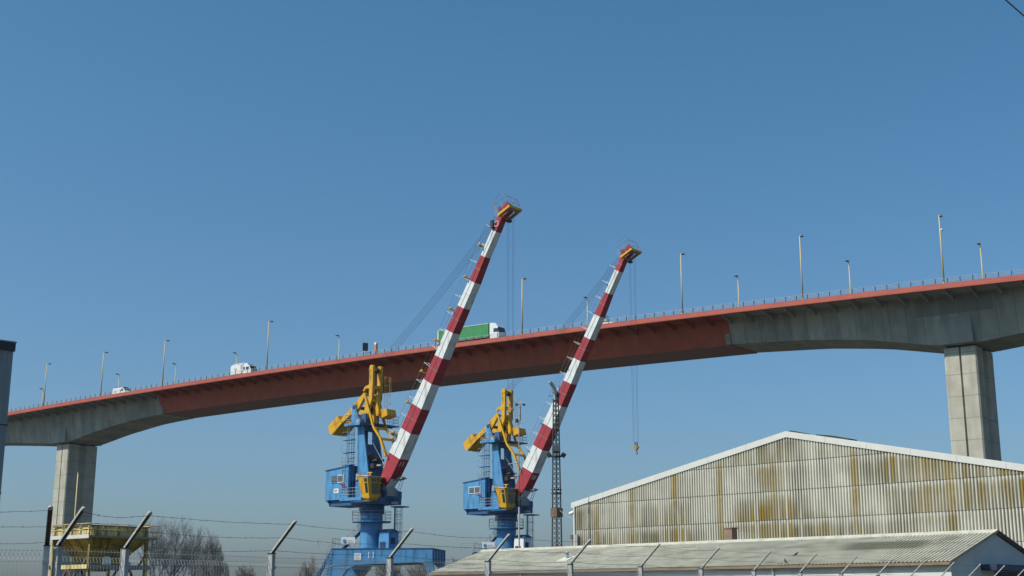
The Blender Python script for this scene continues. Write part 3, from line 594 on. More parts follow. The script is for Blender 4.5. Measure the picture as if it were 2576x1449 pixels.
    b = MB(); b.prism([(3.75, 13.95), (4.6, 14.1), (4.65, 14.2), (4.2, 14.35), (3.8, 14.2)], -.1, .6, m_hopgrey); b.ladder((4.3, .3, 14.1), (3.3, .3, 11.9), .4, (0, 1, 0), .03, .35, m_bluedk); b.box(3.0, 3.7, -.3, .6, 11.95, 12.05, m_bluedk); b.prism([(2.9, 11.5), (3.5, 11.4), (3.55, 11.7), (2.9, 11.75)], 0, .5, m_grey); P(b, 'foot_walkway', par=boom)
    # boom ladder, stanchions and floodlight brackets
    b = MB(); kdir = Vector((BAK[11][0] - BAK[2][0], 0, BAK[11][1] - BAK[2][1])); L = kdir.length; kdir.normalize(); nrm = Vector((-kdir.z, 0, kdir.x))
    A0 = Vector((BAK[2][0], 0, BAK[2][1])) + nrm * .18
    b.ladder(A0 + kdir * 1.2, A0 + kdir * (L + 1.3), .42, (0, 1, 0), .022, .35, m_railm)
    t = 2.2; last = None
    while t < L + 1.2:
        q = A0 + kdir * t; out = q + nrm * .95
        for y in (-.33, .33): b.tube([q + Vector((0, y, 0)), out + Vector((0, y, 0))], .024, 4, m_vwhite, cap=False)
        b.tube([out + Vector((0, -.33, 0)), out + Vector((0, .33, 0))], .022, 4, m_vwhite, cap=False)
        for y in (-.33, .33):
            if last is not None: b.tube([last + Vector((0, y, 0)), out + Vector((0, y, 0))], .016, 3, m_railm, cap=False)
        last = out; t += 2.05
    P(b, 'boom_ladder', par=boom)
    for k in range(7):
        t = 2.1 + 3.75 * k; q = A0 + kdir * t; b = MB(); wy = .72 - .31 * t / L
        mt = m_yel if number == '11' else m_steel
        if number == '11':
            b.bar(q + Vector((0, -wy, 0)) - nrm * .12, q + Vector((0, -wy - .45, 0)) + nrm * .25, .3, .1, mt); b.bar(q + Vector((-.2, -wy - .3, 0)) + nrm * .2, q + Vector((.25, -wy - .3, .1)) + nrm * .3, .16, .16, mt)
        else: b.tube([q - nrm * .3 + Vector((0, -wy, 0)), q + Vector((0, -wy - .3, 0)) - nrm * .1], .04, 5, mt)
        P(b, 'floodlight_bracket', par=boom)
    # cable along the lit side of the boom
    b = MB(); b.tube([(BAK[i][0] * .55 + BEL[i][0] * .45, -bw(i) - .02, BAK[i][1] * .55 + BEL[i][1] * .45) for i in range(2, 12)], .018, 4, m_grey); P(b, 'boom_cable', par=boom)
    if reel:
        b = MB(); c = Vector((3.95, -.95, 18.9)); ax = Vector((.45, -.9, .05)).normalized(); b.disc_ring(c, ax, .45, .2, .12, 24, m_railm); b.disc_ring(c - ax * .22, ax, .45, .2, .04, 24, m_railm); b.tube([c - ax * .3, c + ax * .12], .2, 12, m_steel); b.tube([c - ax * .1, (4.6, -.6, 18.9)], .06, 6, m_steel); P(b, 'cable_reel', par=boom)
    # wheel emblem and box near the tip
    if reel:
        b = MB(); b.tube([Vector((18.25, -.52, 39.95)) + Vector((.3 * cos(w * pi / 8), 0, .3 * sin(w * pi / 8))) for w in range(16)], .03, 5, m_vwhite, closed=True); b.box(17.55, 17.9, -.7, -.44, 39.6, 40.4, m_coping); P(b, 'tip_camera', par=boom)
    # tip: head with sheaves and tilted platform
    b = MB(); td = Vector((20.44 - 18.88, 0, 41.4 - 40.69)).normalized(); tn = Vector((-td.z, 0, td.x)); o_ = Vector((18.88, 0, 40.69))
    MT = Matrix(((td.x, 0, tn.x, o_.x), (0, 1, 0, 0), (td.z, 0, tn.z, o_.z), (0, 0, 0, 1)))
    b.box(-.05, 1.75, -1.05, -.88, -.12, .12, m_yel, MT); b.box(-.05, 1.75, .88, 1.05, -.12, .12, m_yel, MT); b.box(-.05, .12, -.88, .88, -.12, .12, m_yel, MT); b.box(1.58, 1.75, -.88, .88, -.12, .12, m_yel, MT)
    b.box(.12, 1.58, -.88, -.5, -.04, .02, m_hopgrey, MT); b.box(1.15, 1.58, -.5, .88, -.04, .02, m_hopgrey, MT); b.box(.12, 1.15, .62, .88, -.04, .02, m_hopgrey, MT); tipp = P(b, 'tip_platform', par=boom)
    b = MB(); mv = lambda x, y, z: MT @ Vector((x, y, z)); upv = tn
    def rl(pts, h):
        for a, c in zip(pts[:-1], pts[1:]):
            for hh in (h * .5, h): b.tube([a + upv * hh, c + upv * hh], .022, 4, m_railm, cap=False)
            for q in (a, a.lerp(c, .5), c): b.tube([q, q + upv * h], .022, 4, m_railm if q is not a else m_yel, cap=False)
    rl([mv(.0, -.97, .1), mv(1.68, -.97, .1), mv(1.68, .97, .1), mv(.0, .97, .1)], 1.25)
    b.tube([mv(1.68, -.97, 1.3), mv(1.3, -.97, 2.0), mv(.3, -.9, 1.9), mv(-.3, -.9, .9), mv(-.3, -.9, 0)], .022, 4, m_railm); b.tube([mv(1.3, -.97, 2.0), mv(1.3, -.2, 2.0), mv(1.68, .97, 1.3)], .022, 4, m_railm)
    P(b, 'tip_railing', par=tipp)
    b = MB(); b.prism([(18.4, 40.95), (18.95, 40.62), (19.75, 41.0), (19.9, 41.7), (19.4, 42.2), (18.75, 41.6)], -.36, .36, m_red)
    for y in (-.42, 0.42):
        b.disc_ring((19.5, y, 41.55), (0, 1, 0), .42, .08, .1, 18, m_red); b.disc_ring((18.75, y, 41.5), (0, 1, 0), .3, .06, .1, 14, m_red)
    b.box(18.9, 19.3, .3, .8, 40.2, 40.45, m_steel); P(b, 'boom_head', par=boom)
    # ropes: hoist falls and luffing ropes
    b = MB()
    for x in (19.45, 19.62, 20.0, 20.15): b.tube([(x, (x - 19.8) * .4, 41.2), (19.6 + (x - 19.6) * .8, (x - 19.8) * .3, hook_z + 1.5)], .012, 4, m_rope, cap=False)
    P(b, 'hoist_rope')
    b = MB()
    for y, dzz, xe, ze in ((-.3, .3, 18.9, 41.7), (-.1, .1, 18.7, 41.4), (.15, .0, 18.5, 41.1), (.35, -.1, 18.3, 40.8)):
        pts = []
        for i in range(13):
            t = i / 12; pts.append((.2 + (xe - .2) * t, y * (1 + .0 * t), 26.6 + dzz + (ze - 26.6 - dzz) * t - .45 * sin(pi * t)))
        b.tube(pts, .018, 4, m_rope, cap=False)
    P(b, 'luffing_rope')
    b = MB(); hx = 0; hz = 0
    b.prism([(hx - .28, hz + .95), (hx - .2, hz + 1.3), (hx + .15, hz + 1.3), (hx + .25, hz + .95), (hx + .12, hz + .5), (hx - .12, hz + .5)], -.18, .18, m_hookc)
    for sx in (-.26, .26): b.disc_ring((hx + sx * .8, 0, hz + .95), (0, 1, 0), .2, .05, .26, 14, m_hookc)
    for x in (-.25, -.1, .08, .24): b.box(hx + x - .03, hx + x + .03, -.03, .03, hz + 1.2, hz + 1.7, m_steel)
    b.tube([(hx, 0, hz + .5), (hx, 0, hz + .32)] + [(hx + .02 + .17 * cos(w), 0, hz + .12 + .17 * sin(w)) for w in [radians(90 - 30 * k) for k in range(9)]], .055, 6, m_steel)
    hk = P(b, 'hook_block'); hk.location = (19.8, 0, hook_z + .25); hk.scale = (.8, .8, .8)
    # cab
    b = MB(); y0, y1 = -3.3, -.78; yb0, yb1 = -2.95, -1.15
    T = [(1.15, y0, 14.35), (2.6, y0, 14.2), (2.75, y0 + .35, 14.2), (2.75, -1.5, 14.18), (2.5, y1, 14.2), (1.15, y1, 14.35)]
    Bm = [(1.45, yb0, 12.0), (2.6, yb0, 11.95), (2.68, yb0 + .25, 11.95), (2.68, -1.6, 11.95), (2.5, yb1, 12.0), (1.45, yb1, 12.0)]
    n = 6; b.add(T + Bm, [tuple(range(5, -1, -1)), tuple(range(6, 12))] + [(i, (i + 1) % n, (i + 1) % n + n, i + n) for i in range(n)], m_yel)
    b.prism([(1.6, 11.99), (2.6, 11.94), (2.4, 11.75), (1.7, 11.75)], -2.8, -1.3, m_yel); cab = P(b, 'cab')
    b = MB(); rT = [(1.05, y0 - .08, 14.42), (2.85, y0 - .08, 14.24), (2.95, -1.4, 14.22), (2.6, y1 + .05, 14.24), (1.05, y1 + .05, 14.42)]
    b.add(rT + [(x, y, z + .07) for x, y, z in rT], [tuple(range(4, -1, -1)), tuple(range(5, 10))] + [(i, (i + 1) % 5, (i + 1) % 5 + 5, i + 5) for i in range(5)], m_trim)
    b.tube([(1.9, -2.2, 14.35), (1.9, -2.2, 14.75)], .09, 8, m_yel); b.box(1.55, 2.2, -2.3, -2.1, 14.72, 14.8, m_yel); b.rail([(1.2, -3.2, 14.44), (1.2, -2.2, 14.44)], .35, 1, 1, .02, m_yel)
    P(b, 'cab_roof', par=cab)
    def lerp4(Q, u, v, off):
        Q = [Vector(q) for q in Q]; nr = (Q[1] - Q[0]).cross(Q[3] - Q[0]).normalized()
        return (Q[0].lerp(Q[1], u)).lerp(Q[3].lerp(Q[2], u), v) + nr * off
    def pane(F, u0, u1, v0, v1):
        q = [lerp4(F, u, v, o_) for o_ in (-.02, .012) for u, v in ((u0, v0), (u1, v0), (u1, v1), (u0, v1))]
        b = MB(); b.add(q, [(0, 1, 2, 3), (7, 6, 5, 4), (0, 4, 5, 1), (1, 5, 6, 2), (2, 6, 7, 3), (3, 7, 4, 0)], m_glass); P(b, 'window', par=cab)
    # faces: quad (top-left, top-right, bottom-right, bottom-left) seen from outside
    Fside = [T[0], T[1], Bm[1], Bm[0]]; Ffront = [T[2], T[3], Bm[3], Bm[2]]; Fobl = [T[3], T[4], Bm[4], Bm[3]]
    for F, sgn in ((Fside, 1), (Ffront, 1), (Fobl, 1)):
        G = [F[3], F[2], F[1], F[0]]
        if F is Fside: pane(G, .62, .93, .25, .72); pane(G, .62, .93, .76, .93)
        elif F is Ffront: pane(G, .05, .95, .22, .74); pane(G, .05, .95, .78, .95)
        else: pane(G, .12, .9, .25, .74); pane(G, .12, .9, .78, .95)
    return root
b1 = make_crane((at(934, 1350, 145).x, 145, 0), 130, '11', 'nearer and larger striped crane on the left, numbered 11 on its blue portal', 19.2, True, False, True)
b2 = make_crane((-.7, 163.5, .25), 131, '08', 'farther crane on the right, boom numbered 08, hook block hanging free in the sky', 17.15, False, True, False)

# ------------------------------------------------------------ lattice mast and thin mast
def lattice(loc, H, w0, w1):
    o = empty('lattice_mast', loc, radians(43), 'dark lattice steel mast with floodlights halfway and a crooked pulley arm at its top', 'mast')
    o.scale = (1.196, 1.196, 1.196)
    b = MB(); W = lambda z: (w0 + (w1 - w0) * z / H) / 2
    for sx in (-1, 1):
        for sy in (-1, 1): b.bar((sx * W(0), sy * W(0), 0), (sx * W(H), sy * W(H), H), .06, .06, m_steel)
    z = 0
    while z < H - .3:
        z2 = z + .34
        for s4 in range(4):
            f = lambda u, w, zz: {0: (u * w, -w, zz), 1: (u * w, w, zz), 2: (-w, u * w, zz), 3: (w, u * w, zz)}[s4]
            b.bar(f(-1, W(z), z), f(1, W(z2), z2), .022, .022, m_steel); b.bar(f(1, W(z), z), f(-1, W(z2), z2), .022, .022, m_steel)
        z = z2
    b.build('lattice_tower', m_steel, o)
    b = MB(); b.box(-.3, .3, -.3, .3, 7.05, 7.65, m_brown); b.build('junction_box', m_brown, o)
    b = MB(); b.box(-.3, .3, -.3, .3, 4.7, 5.1, m_steel); b.build('collar', m_steel, o); b = MB(); b.box(-.27, .27, -.27, .27, 8.65, 8.72, m_steel); b.box(-.27, .27, -.27, .27, 8.9, 8.96, m_steel); b.box(-.25, -.22, -.25, -.22, 8.7, 8.92, m_steel); b.build('collar', m_steel, o)
    b = MB(); b.prism([(-.14, H - .1), (.14, H - .1), (.22, H + .35), (-.12, H + .85), (-.42, H + 1.15), (-.62, H + 1.2), (-.62, H + 1.05), (-.42, H + .9), (-.2, H + .45)], -.08, .08, m_grey)
    b.bar((.0, 0, H + .3), (.25, 0, H + .2), .25, .35, m_steel); b.tube([(-.75, 0, H + .12), (-.1, .2, H + .2)], .02, 4, m_steel); b.disc_ring((-.25, 0, H + .4), (0, 1, 0), .05, .01, .05, 8, m_steel); b.tube([(.3, 0, H + .1), (.35, 0, H + 1.0)], .025, 4, m_steel)
    b.build('pulley_arm', m_grey, o)
    for k in range(4):
        a = radians(45 + 90 * k); z0 = 11.35 if k % 2 else 11.75
        b = MB(); M_ = Matrix.Translation((.48 * cos(a), .48 * sin(a), z0)) @ Matrix.Rotation(a, 4, 'Z') @ Matrix.Rotation(radians(35), 4, 'Y')
        b.prism([(-.12, -.2), (.18, -.28), (.18, .28), (-.12, .2)], -.14, .14, m_steel, axes='xy', M=M_); b.box(.181, .19, -.24, .24, -.12, .12, m_grey, M_); b.build('floodlight', m_steel, o)
    b = MB(); b.box(-.36, .36, -.36, .36, 11.2, 11.26, m_steel); b.build('lamp_platform', m_steel, o)
lattice((3.7, 110, -.31), 15.3, .58, .25)
o = empty('weather_mast', (.48, 90, 0), 0, 'thin grey pole with anemometer cups on top standing in front of the farther crane', 'mast')
b = MB(); b.tube([(0, 0, 0), (0, 0, 7.6)], .055, 8, m_hopgrey); b.tube([(0, 0, 7.6), (0, 0, 13.9)], .035, 6, m_hopgrey); b.tube([(.55, 0, 4.4), (.3, 0, 8.5), (0.05, 0, 13)], .012, 3, m_rope); b.build('pole', m_railm, o, True)
b = MB(); b.tube([(0, 0, 13.4), (.1, 0, 13.5), (.1, 0, 14.5)], .03, 5, m_steel); b.tube([(-.18, 0, 14.6), (.38, 0, 14.6)], .015, 4, m_steel)
for x in (-.15, .35): b.tube([(x - .09, 0, 14.6), (x, 0, 14.6), (x + .09, 0, 14.6)], .08, 8, m_steel)
b.tube([(-.15, 0, 13.35), (-.15, 0, 13.6)], .1, 8, m_steel); b.build('anemometer', m_steel, o)
b = MB(); b.tube([(-.75, .1, 10.5), (.1, 0, 10.65)], .03, 4, m_railm); b.build('bracket', m_railm, o); b = MB(); b.tube([(-.95, .1, 9.75), (.1, 0, 9.65)], .025, 4, m_steel); b.build('bracket', m_railm, o)

# ------------------------------------------------------------ warehouse with corrugated gable
def wall_mat():
    m = bpy.data.materials.new('stained_corrugated_sheet'); m.use_nodes = True; nt = m.node_tree; N = nt.nodes; Lk = nt.links; b = N['Principled BSDF']
    b.inputs['Roughness'].default_value = .8; b.inputs['Specular IOR Level'].default_value = .25
    tc = N.new('ShaderNodeTexCoord'); sp = N.new('ShaderNodeSeparateXYZ'); Lk.new(tc.outputs['Object'], sp.inputs[0])
    X, Z = sp.outputs[0], sp.outputs[2]
    def math_(op, a, c=None, d=None):
        n = N.new('ShaderNodeMath'); n.operation = op
        for i, v in enumerate((a, c, d)):
            if v is None: continue
            if isinstance(v, (int, float)): n.inputs[i].default_value = v
            else: Lk.new(v, n.inputs[i])
        return n.outputs[0]
    def mrange(v, a, c, lo, hi, st='LINEAR'):
        n = N.new('ShaderNodeMapRange'); n.interpolation_type = st
        for i, q in ((1, a), (2, c), (3, lo), (4, hi)): n.inputs[i].default_value = q
        Lk.new(v, n.inputs[0]); return n.outputs[0]
    def noise(sc, w=(1, 1, 1), det=4, off=0):
        mp = N.new('ShaderNodeMapping'); mp.inputs['Scale'].default_value = w; mp.inputs['Location'].default_value = (off, off * .37, 0); Lk.new(tc.outputs['Object'], mp.inputs[0])
        n = N.new('ShaderNodeTexNoise'); n.inputs['Scale'].default_value = sc; n.inputs['Detail'].default_value = det; Lk.new(mp.outputs[0], n.inputs['Vector']); return n.outputs[0]
    row = math_('FRACT', math_('DIVIDE', math_('SUBTRACT', Z, 7.95 - 1.73 * 6), 1.73))   # 0 at the sheet foot, 1 just under the joint above
    prof = math_('MULTIPLY', mrange(row, .99, .62, 0, 1, 'SMOOTHSTEP'), mrange(row, 0, .04, .7, 1))
    mid = noise(.16, (1, 0, 1.2), 2, 3); fine = noise(2.3, (1, 0, .07), 3, 9); fine2 = noise(.75, (1, 0, .1), 2, 17)
    wv = N.new('ShaderNodeTexWhiteNoise'); wv.noise_dimensions = '1D'; Lk.new(math_('FLOOR', math_('DIVIDE', math_('ADD', X, 50.0 + .197 / 2), .197)), wv.inputs['W']); wave = wv.outputs[0]
    grime = math_('MULTIPLY', math_('MULTIPLY', prof, mrange(mid, .38, .56, .08, 1)), mrange(math_('ADD', math_('MULTIPLY', fine, .75), math_('MULTIPLY', wave, .25)), .34, .6, .15, 1))
    base = N.new('ShaderNodeMix'); base.data_type = 'RGBA'; base.inputs[6].default_value = (.64, .615, .52, 1); base.inputs[7].default_value = (.21, .185, .10, 1)
    Lk.new(math_('MULTIPLY', grime, .92), base.inputs[0])
    yel = math_('MULTIPLY', math_('MULTIPLY', mrange(fine2, .47, .57, 0, 1), mrange(math_('ADD', math_('MULTIPLY', fine, .6), math_('MULTIPLY', wave, .4)), .38, .62, .05, 1)), math_('MULTIPLY', mrange(row, .97, .78, 0, 1, 'SMOOTHSTEP'), mrange(mid, .40, .52, 0, 1)))
    yel = math_('MULTIPLY', yel, mrange(Z, 10.2, 9.5, .15, 1))
    # long lichen streaks running down over several sheets at chosen columns
    ramp = N.new('ShaderNodeValToRGB'); Lk.new(mrange(X, -16, 19, 0, 1), ramp.inputs[0]); cr = ramp.color_ramp; cr.elements[0].color = (0, 0, 0, 1); cr.elements[1].color = (0, 0, 0, 1)
    for xc, w in ((15.9, .35), (12.6, .3), (8.9, .38), (5.2, .3), (1.1, .28), (-4.6, .35), (-10.5, .35)):
        for dx, v in ((-w, 0), (-w * .4, 1), (w * .4, 1), (w, 0)):
            e = cr.elements.new((xc + dx + 16) / 35); e.color = (v, v, v, 1)
    streak = math_('MULTIPLY', math_('MULTIPLY', ramp.outputs[0], mrange(noise(.5, (1, 0, 1.0), 2, 31), .30, .46, .25, 1)), mrange(row, .99, .85, .35, 1))
    streak = math_('MULTIPLY', streak, mrange(wave, 0, 1, .65, 1))
    streak = math_('MULTIPLY', streak, mrange(Z, 10.4, 9.6, 0, 1))
    m2 = N.new('ShaderNodeMix'); m2.data_type = 'RGBA'; Lk.new(math_('MULTIPLY', math_('MAXIMUM', yel, streak), .93), m2.inputs[0]); Lk.new(base.outputs[2], m2.inputs[6]); m2.inputs[7].default_value = (.33, .215, .015, 1)
    val = math_('MULTIPLY', mrange(math_('COSINE', math_('MULTIPLY', X, 2 * pi / .197)), .35, -.35, 0, 1), mrange(noise(.9, (1, 0, .4), 3, 41), .3, .65, .55, 1))  # wave valleys darkened in the colour: grime together with groove shading
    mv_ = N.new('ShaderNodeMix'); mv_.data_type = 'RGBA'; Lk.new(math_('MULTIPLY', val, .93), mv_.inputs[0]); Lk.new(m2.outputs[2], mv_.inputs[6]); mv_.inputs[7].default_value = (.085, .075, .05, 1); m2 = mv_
    # dark joint line where one row of sheets laps the next
    jl = mrange(row, .0, .018, 1, 0); m3 = N.new('ShaderNodeMix'); m3.data_type = 'RGBA'; Lk.new(math_('MULTIPLY', jl, .5), m3.inputs[0]); Lk.new(m2.outputs[2], m3.inputs[6]); m3.inputs[7].default_value = (.08, .08, .07, 1)
    sc_ = N.new('ShaderNodeVectorMath'); sc_.operation = 'SCALE'; Lk.new(m3.outputs[2], sc_.inputs[0]); Lk.new(mrange(noise(1.1, (1, 1, .3), 4, 5), .3, .7, .86, 1.1), sc_.inputs['Scale'])
    Lk.new(sc_.outputs[0], b.inputs['Base Color']); return m
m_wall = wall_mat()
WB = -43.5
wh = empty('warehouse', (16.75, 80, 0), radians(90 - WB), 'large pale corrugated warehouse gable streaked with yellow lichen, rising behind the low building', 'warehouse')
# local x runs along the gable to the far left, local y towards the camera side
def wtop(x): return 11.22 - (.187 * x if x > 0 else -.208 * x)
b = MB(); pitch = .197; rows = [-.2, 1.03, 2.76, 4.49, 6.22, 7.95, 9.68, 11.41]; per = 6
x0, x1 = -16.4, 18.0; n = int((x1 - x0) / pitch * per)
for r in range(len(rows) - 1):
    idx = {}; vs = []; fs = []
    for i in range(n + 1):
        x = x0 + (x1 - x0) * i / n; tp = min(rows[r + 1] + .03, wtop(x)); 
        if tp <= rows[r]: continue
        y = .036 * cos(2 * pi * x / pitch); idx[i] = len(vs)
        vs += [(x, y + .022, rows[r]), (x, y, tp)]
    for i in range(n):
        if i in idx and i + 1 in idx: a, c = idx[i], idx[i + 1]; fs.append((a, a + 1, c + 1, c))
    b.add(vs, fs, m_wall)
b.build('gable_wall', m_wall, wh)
b = MB()
for xa, xb in ((0, 18.25), (0, -16.6)):
    k = 6
    for i in range(k):
        p, q = xa + (xb - xa) * i / k, xa + (xb - xa) * (i + 1) / k - .015 * (1 if xb > 0 else -1)
        za, zq = wtop(p) + .13, wtop(q) + .13
        b.add([(p, .075, za - .2), (q, .075, zq - .2), (q, .075, zq + .17), (p, .075, za + .17), (p, -.25, za + .17), (q, -.25, zq + .17), (p, -.02, za - .2), (q, -.02, zq - .2)], [(0, 1, 2, 3), (3, 2, 5, 4), (0, 6, 7, 1)], m_trim)
b.build('verge_trim', m_trim, wh)
m_roofsheet = mat('old_roof_sheet', (.33, .32, .28), .85, var=.15, dirt=(.15, .14, .10), amt=.6, dscale=(.6, .6, .6), thr=.5)
b = MB()
for xa, xb in ((0, 18.2), (0, -16.5)):
    b.add([(xa, -.2, wtop(xa) + .15), (xb, -.2, wtop(xb) + .15), (xb, -45, wtop(xb) + .15), (xa, -45, wtop(xa) + .15), (xa, -.2, wtop(xa) + .05), (xb, -.2, wtop(xb) + .05), (xb, -45, wtop(xb) + .05), (xa, -45, wtop(xa) + .05)], [(0, 1, 2, 3), (7, 6, 5, 4), (1, 5, 6, 2), (0, 4, 5, 1)], m_roofsheet)
b.prism([(-3.9, wtop(-3.9) + .16), (-3.9, wtop(-3.9) + .38), (-2.7, wtop(-2.7) + .42), (-1.7, wtop(-1.7) + .36), (-1.7, wtop(-1.7) + .16)], -1.6, -.6, m_coping)
b.prism([(-.9, wtop(-.9) + .16), (.3, wtop(.3) + .16), (.3, wtop(.3) + .3), (0, wtop(0) + .38), (-.9, wtop(-.9) + .34)], -1.2, -.4, m_coping)
b.build('roof', m_roofsheet, wh)
b = MB(); b.box(17.9, 18.0, -45, -.03, 0, 7.85, m_conc2); b.box(-16.4, -16.3, -45, -.03, 0, 7.8, m_conc2); b.box(-16.3, 17.9, -45, -44.9, 0, 7.8, m_conc2); b.box(17.9, 18.02, -.05, .09, 0, 7.95, m_trim); b.build('side_wall', m_conc2, wh)
b = MB(); b.tube([(18.12, .0, 4), (18.12, .0, 5.9)], .07, 6, m_brown); b.box(18.0, 18.3, -.1, .1, 5.6, 5.9, m_brown); b.box(17.55, 17.75, .08, .2, 3.5, 5.9, m_grey); b.build('downpipe', m_brown, wh)
b = MB(); b.tube([(18.02, .05, 7.45), (18.3, .15, 7.35)], .12, 8, m_vwhite); b.build('wall_lamp', m_vwhite, wh)
pA = Matrix.Translation(wh.location) @ Matrix.Rotation(wh.rotation_euler.z, 4, 'Z') @ Vector((18.0, .05, 6.95)); pB = Vector((3.95, 109.7, 8.66))
b = MB(); b.tube([pA.lerp(pB, i / 8) + Vector((0, 0, -.08 * sin(pi * i / 8))) for i in range(9)], .025, 5, m_railm); o = b.build('supply_cable', m_railm); tag(o, 'short pale cable strung from the lattice mast to the warehouse corner', 'cable')

# ------------------------------------------------------------ low building with corrugated roof
SBB = -43.0
sb = empty('low_building', (22.07, 60.9, 0), radians(90 - SBB), 'long low white building with weathered corrugated roof in front of the warehouse', 'building')
RH, HWd, EZ = 4.54, 4.2, 3.2
def roof_mat():
    m = mat('weathered_roof_sheet', (.50, .485, .39), .9, var=.16, scale=.8, dirt=(.17, .165, .09), amt=.5, dscale=(.9, 1.6, 1.6), thr=.52, fine=.12)
    nt = m.node_tree; N = nt.nodes; Lk = nt.links; b = N['Principled BSDF']; src = b.inputs['Base Color'].links[0].from_socket; tc = [n for n in N if n.type == 'TEX_COORD'][0]
    sp = N.new('ShaderNodeSeparateXYZ'); Lk.new(tc.outputs['Object'], sp.inputs[0])
    def rng(s, a, c): 
        n = N.new('ShaderNodeMapRange'); n.interpolation_type = 'SMOOTHSTEP'; n.inputs[1].default_value = a; n.inputs[2].default_value = c; Lk.new(s, n.inputs[0]); return n.outputs[0]
    def mul(a, c):
        n = N.new('ShaderNodeMath'); n.operation = 'MULTIPLY'; Lk.new(a, n.inputs[0])
        if isinstance(c, float): n.inputs[1].default_value = c
        else: Lk.new(c, n.inputs[1])
        return n.outputs[0]
    f = mul(mul(mul(rng(sp.outputs[0], 2.0, 3.0), rng(sp.outputs[0], 7.6, 6.2)), mul(rng(sp.outputs[1], .95, 1.25), rng(sp.outputs[1], 2.5, 2.2))), .75)
    mx = N.new('ShaderNodeMix'); mx.data_type = 'RGBA'; Lk.new(f, mx.inputs[0]); Lk.new(src, mx.inputs[6]); mx.inputs[7].default_value = (.075, .08, .045, 1)
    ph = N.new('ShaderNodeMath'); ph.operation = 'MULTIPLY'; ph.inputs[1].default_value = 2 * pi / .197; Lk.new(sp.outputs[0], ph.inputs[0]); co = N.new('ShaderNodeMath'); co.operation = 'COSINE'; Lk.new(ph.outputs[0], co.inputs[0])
    vr = N.new('ShaderNodeMapRange'); vr.inputs[1].default_value = .35; vr.inputs[2].default_value = -.35; vr.inputs[3].default_value = 0; vr.inputs[4].default_value = .95; Lk.new(co.outputs[0], vr.inputs[0])  # groove shading and grime painted into the roof sheet's valleys
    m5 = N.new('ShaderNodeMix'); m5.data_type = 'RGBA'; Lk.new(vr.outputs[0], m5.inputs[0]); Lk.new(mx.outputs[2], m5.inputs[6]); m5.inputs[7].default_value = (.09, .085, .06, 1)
    Lk.new(m5.outputs[2], b.inputs['Base Color']); return m
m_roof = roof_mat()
ux = 35.1; pit = .197; n = int((ux + .2) / pit * 6); sl = (RH - EZ) / HWd
b = MB()
for sg in (1, -1):
    for (ya, yb, lift) in ((.0, 1.6, .0), (1.5, 3.0, .012), (2.9, HWd + .2, .024)):
        vs = []; fs = []; fin = n
        for i in range(n + 1):
            x = -.12 + (ux + .24) * i / n; dzw = .037 * cos(2 * pi * x / pit)
            for y in (ya, yb): vs.append((x, sg * y, RH - sl * y + dzw - (lift if y == yb else 0) * 0 + (.024 - lift) ))
        for i in range(n): a = 2 * i; fs.append((a, a + 1, a + 3, a + 2) if sg < 0 else (a, a + 2, a + 3, a + 1))
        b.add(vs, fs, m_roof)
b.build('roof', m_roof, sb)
m_ridge = mat('cream_ridge', (.50, .48, .39), .85, var=.12, scale=1.5, dirt=(.28, .27, .2), amt=.6, thr=.52)
b = MB()
for i in range(27):
    xa = -.15 + i * 1.31
    for sg in (1, -1): b.add([(xa, 0, RH + .12), (xa + 1.3, 0, RH + .12), (xa + 1.3, sg * .22, RH - sl * .3 + .075), (xa, sg * .22, RH - sl * .3 + .075), (xa + 1.3, sg * .22, RH - sl * .3 - .02), (xa, sg * .22, RH - sl * .3 - .02)], [(0, 1, 2, 3), (3, 2, 4, 5)], m_ridge)
b.build('ridge_cap', m_ridge, sb)
b = MB(); b.prism([(-HWd, 0), (HWd, 0), (HWd, EZ - .12), (0, RH - .1), (-HWd, EZ - .12)], 0, .2, m_conc2, axes='yz'); b.build('gable_wall', m_conc2, sb)
b = MB(); b.prism([(-HWd, 0), (HWd, 0), (HWd, EZ - .12), (0, RH - .1), (-HWd, EZ - .12)], ux - .2, ux, m_conc2, axes='yz'); b.box(.2, ux - .2, HWd - .2, HWd, 0, EZ - .12, m_conc2); b.box(.2, ux - .2, -HWd, -HWd + .2, 0, EZ - .12, m_conc2)
b.build('long_wall', m_conc2, sb)
b = MB(); yg = HWd + .2
for i in range(18):
    xa = -.1 + i * 1.96
    b.prism([(yg - .08, 3.0), (yg + .06, 3.0), (yg + .1, 3.12), (yg - .1, 3.12)], xa, xa + 1.94, m_gutter, axes='yz')
b.build('gutter', m_gutter, sb)
b = MB()
for x in (9.3, 27.0): b.tube([(x, yg - .05, 3.0), (x, HWd + .06, 2.75), (x, HWd + .06, .2)], .05, 8, m_trim)
b.build('downpipe', m_trim, sb)
b = MB(); b.box(-.75, 0, -2.75, 1.58, 2.8, 3.06, m_dkblue); b.build('canopy', m_dkblue, sb)
b = MB(); b.box(-.03, -.002, -2.6, .35, 0, 2.75, m_dkblue); b.build('door', m_dkblue, sb)
b = MB(); b.box(-.14, -.06, -HWd - .25, HWd + .25, 0, .01, m_coping)
b = MB()
for sg in (1, -1): b.add([(-.16, 0, RH + .1), (-.16, sg * (HWd + .25), EZ - .03), (-.16, sg * (HWd + .25), EZ - .13), (-.16, 0, RH - .02), (-.12, 0, RH - .02), (-.12, sg * (HWd + .25), EZ - .13)], [(0, 1, 2, 3), (3, 2, 5, 4)], m_gutter if sg > 0 else m_coping)
b.build('verge_board', m_gutter, sb)
b = MB(); b.box(15.48, 15.99, -1.12, -.65, 3.8, 5.3, m_chim); b.box(15.44, 16.03, -1.16, -.61, 5.3, 5.36, m_chim); b.build('chimney', m_chim, sb)
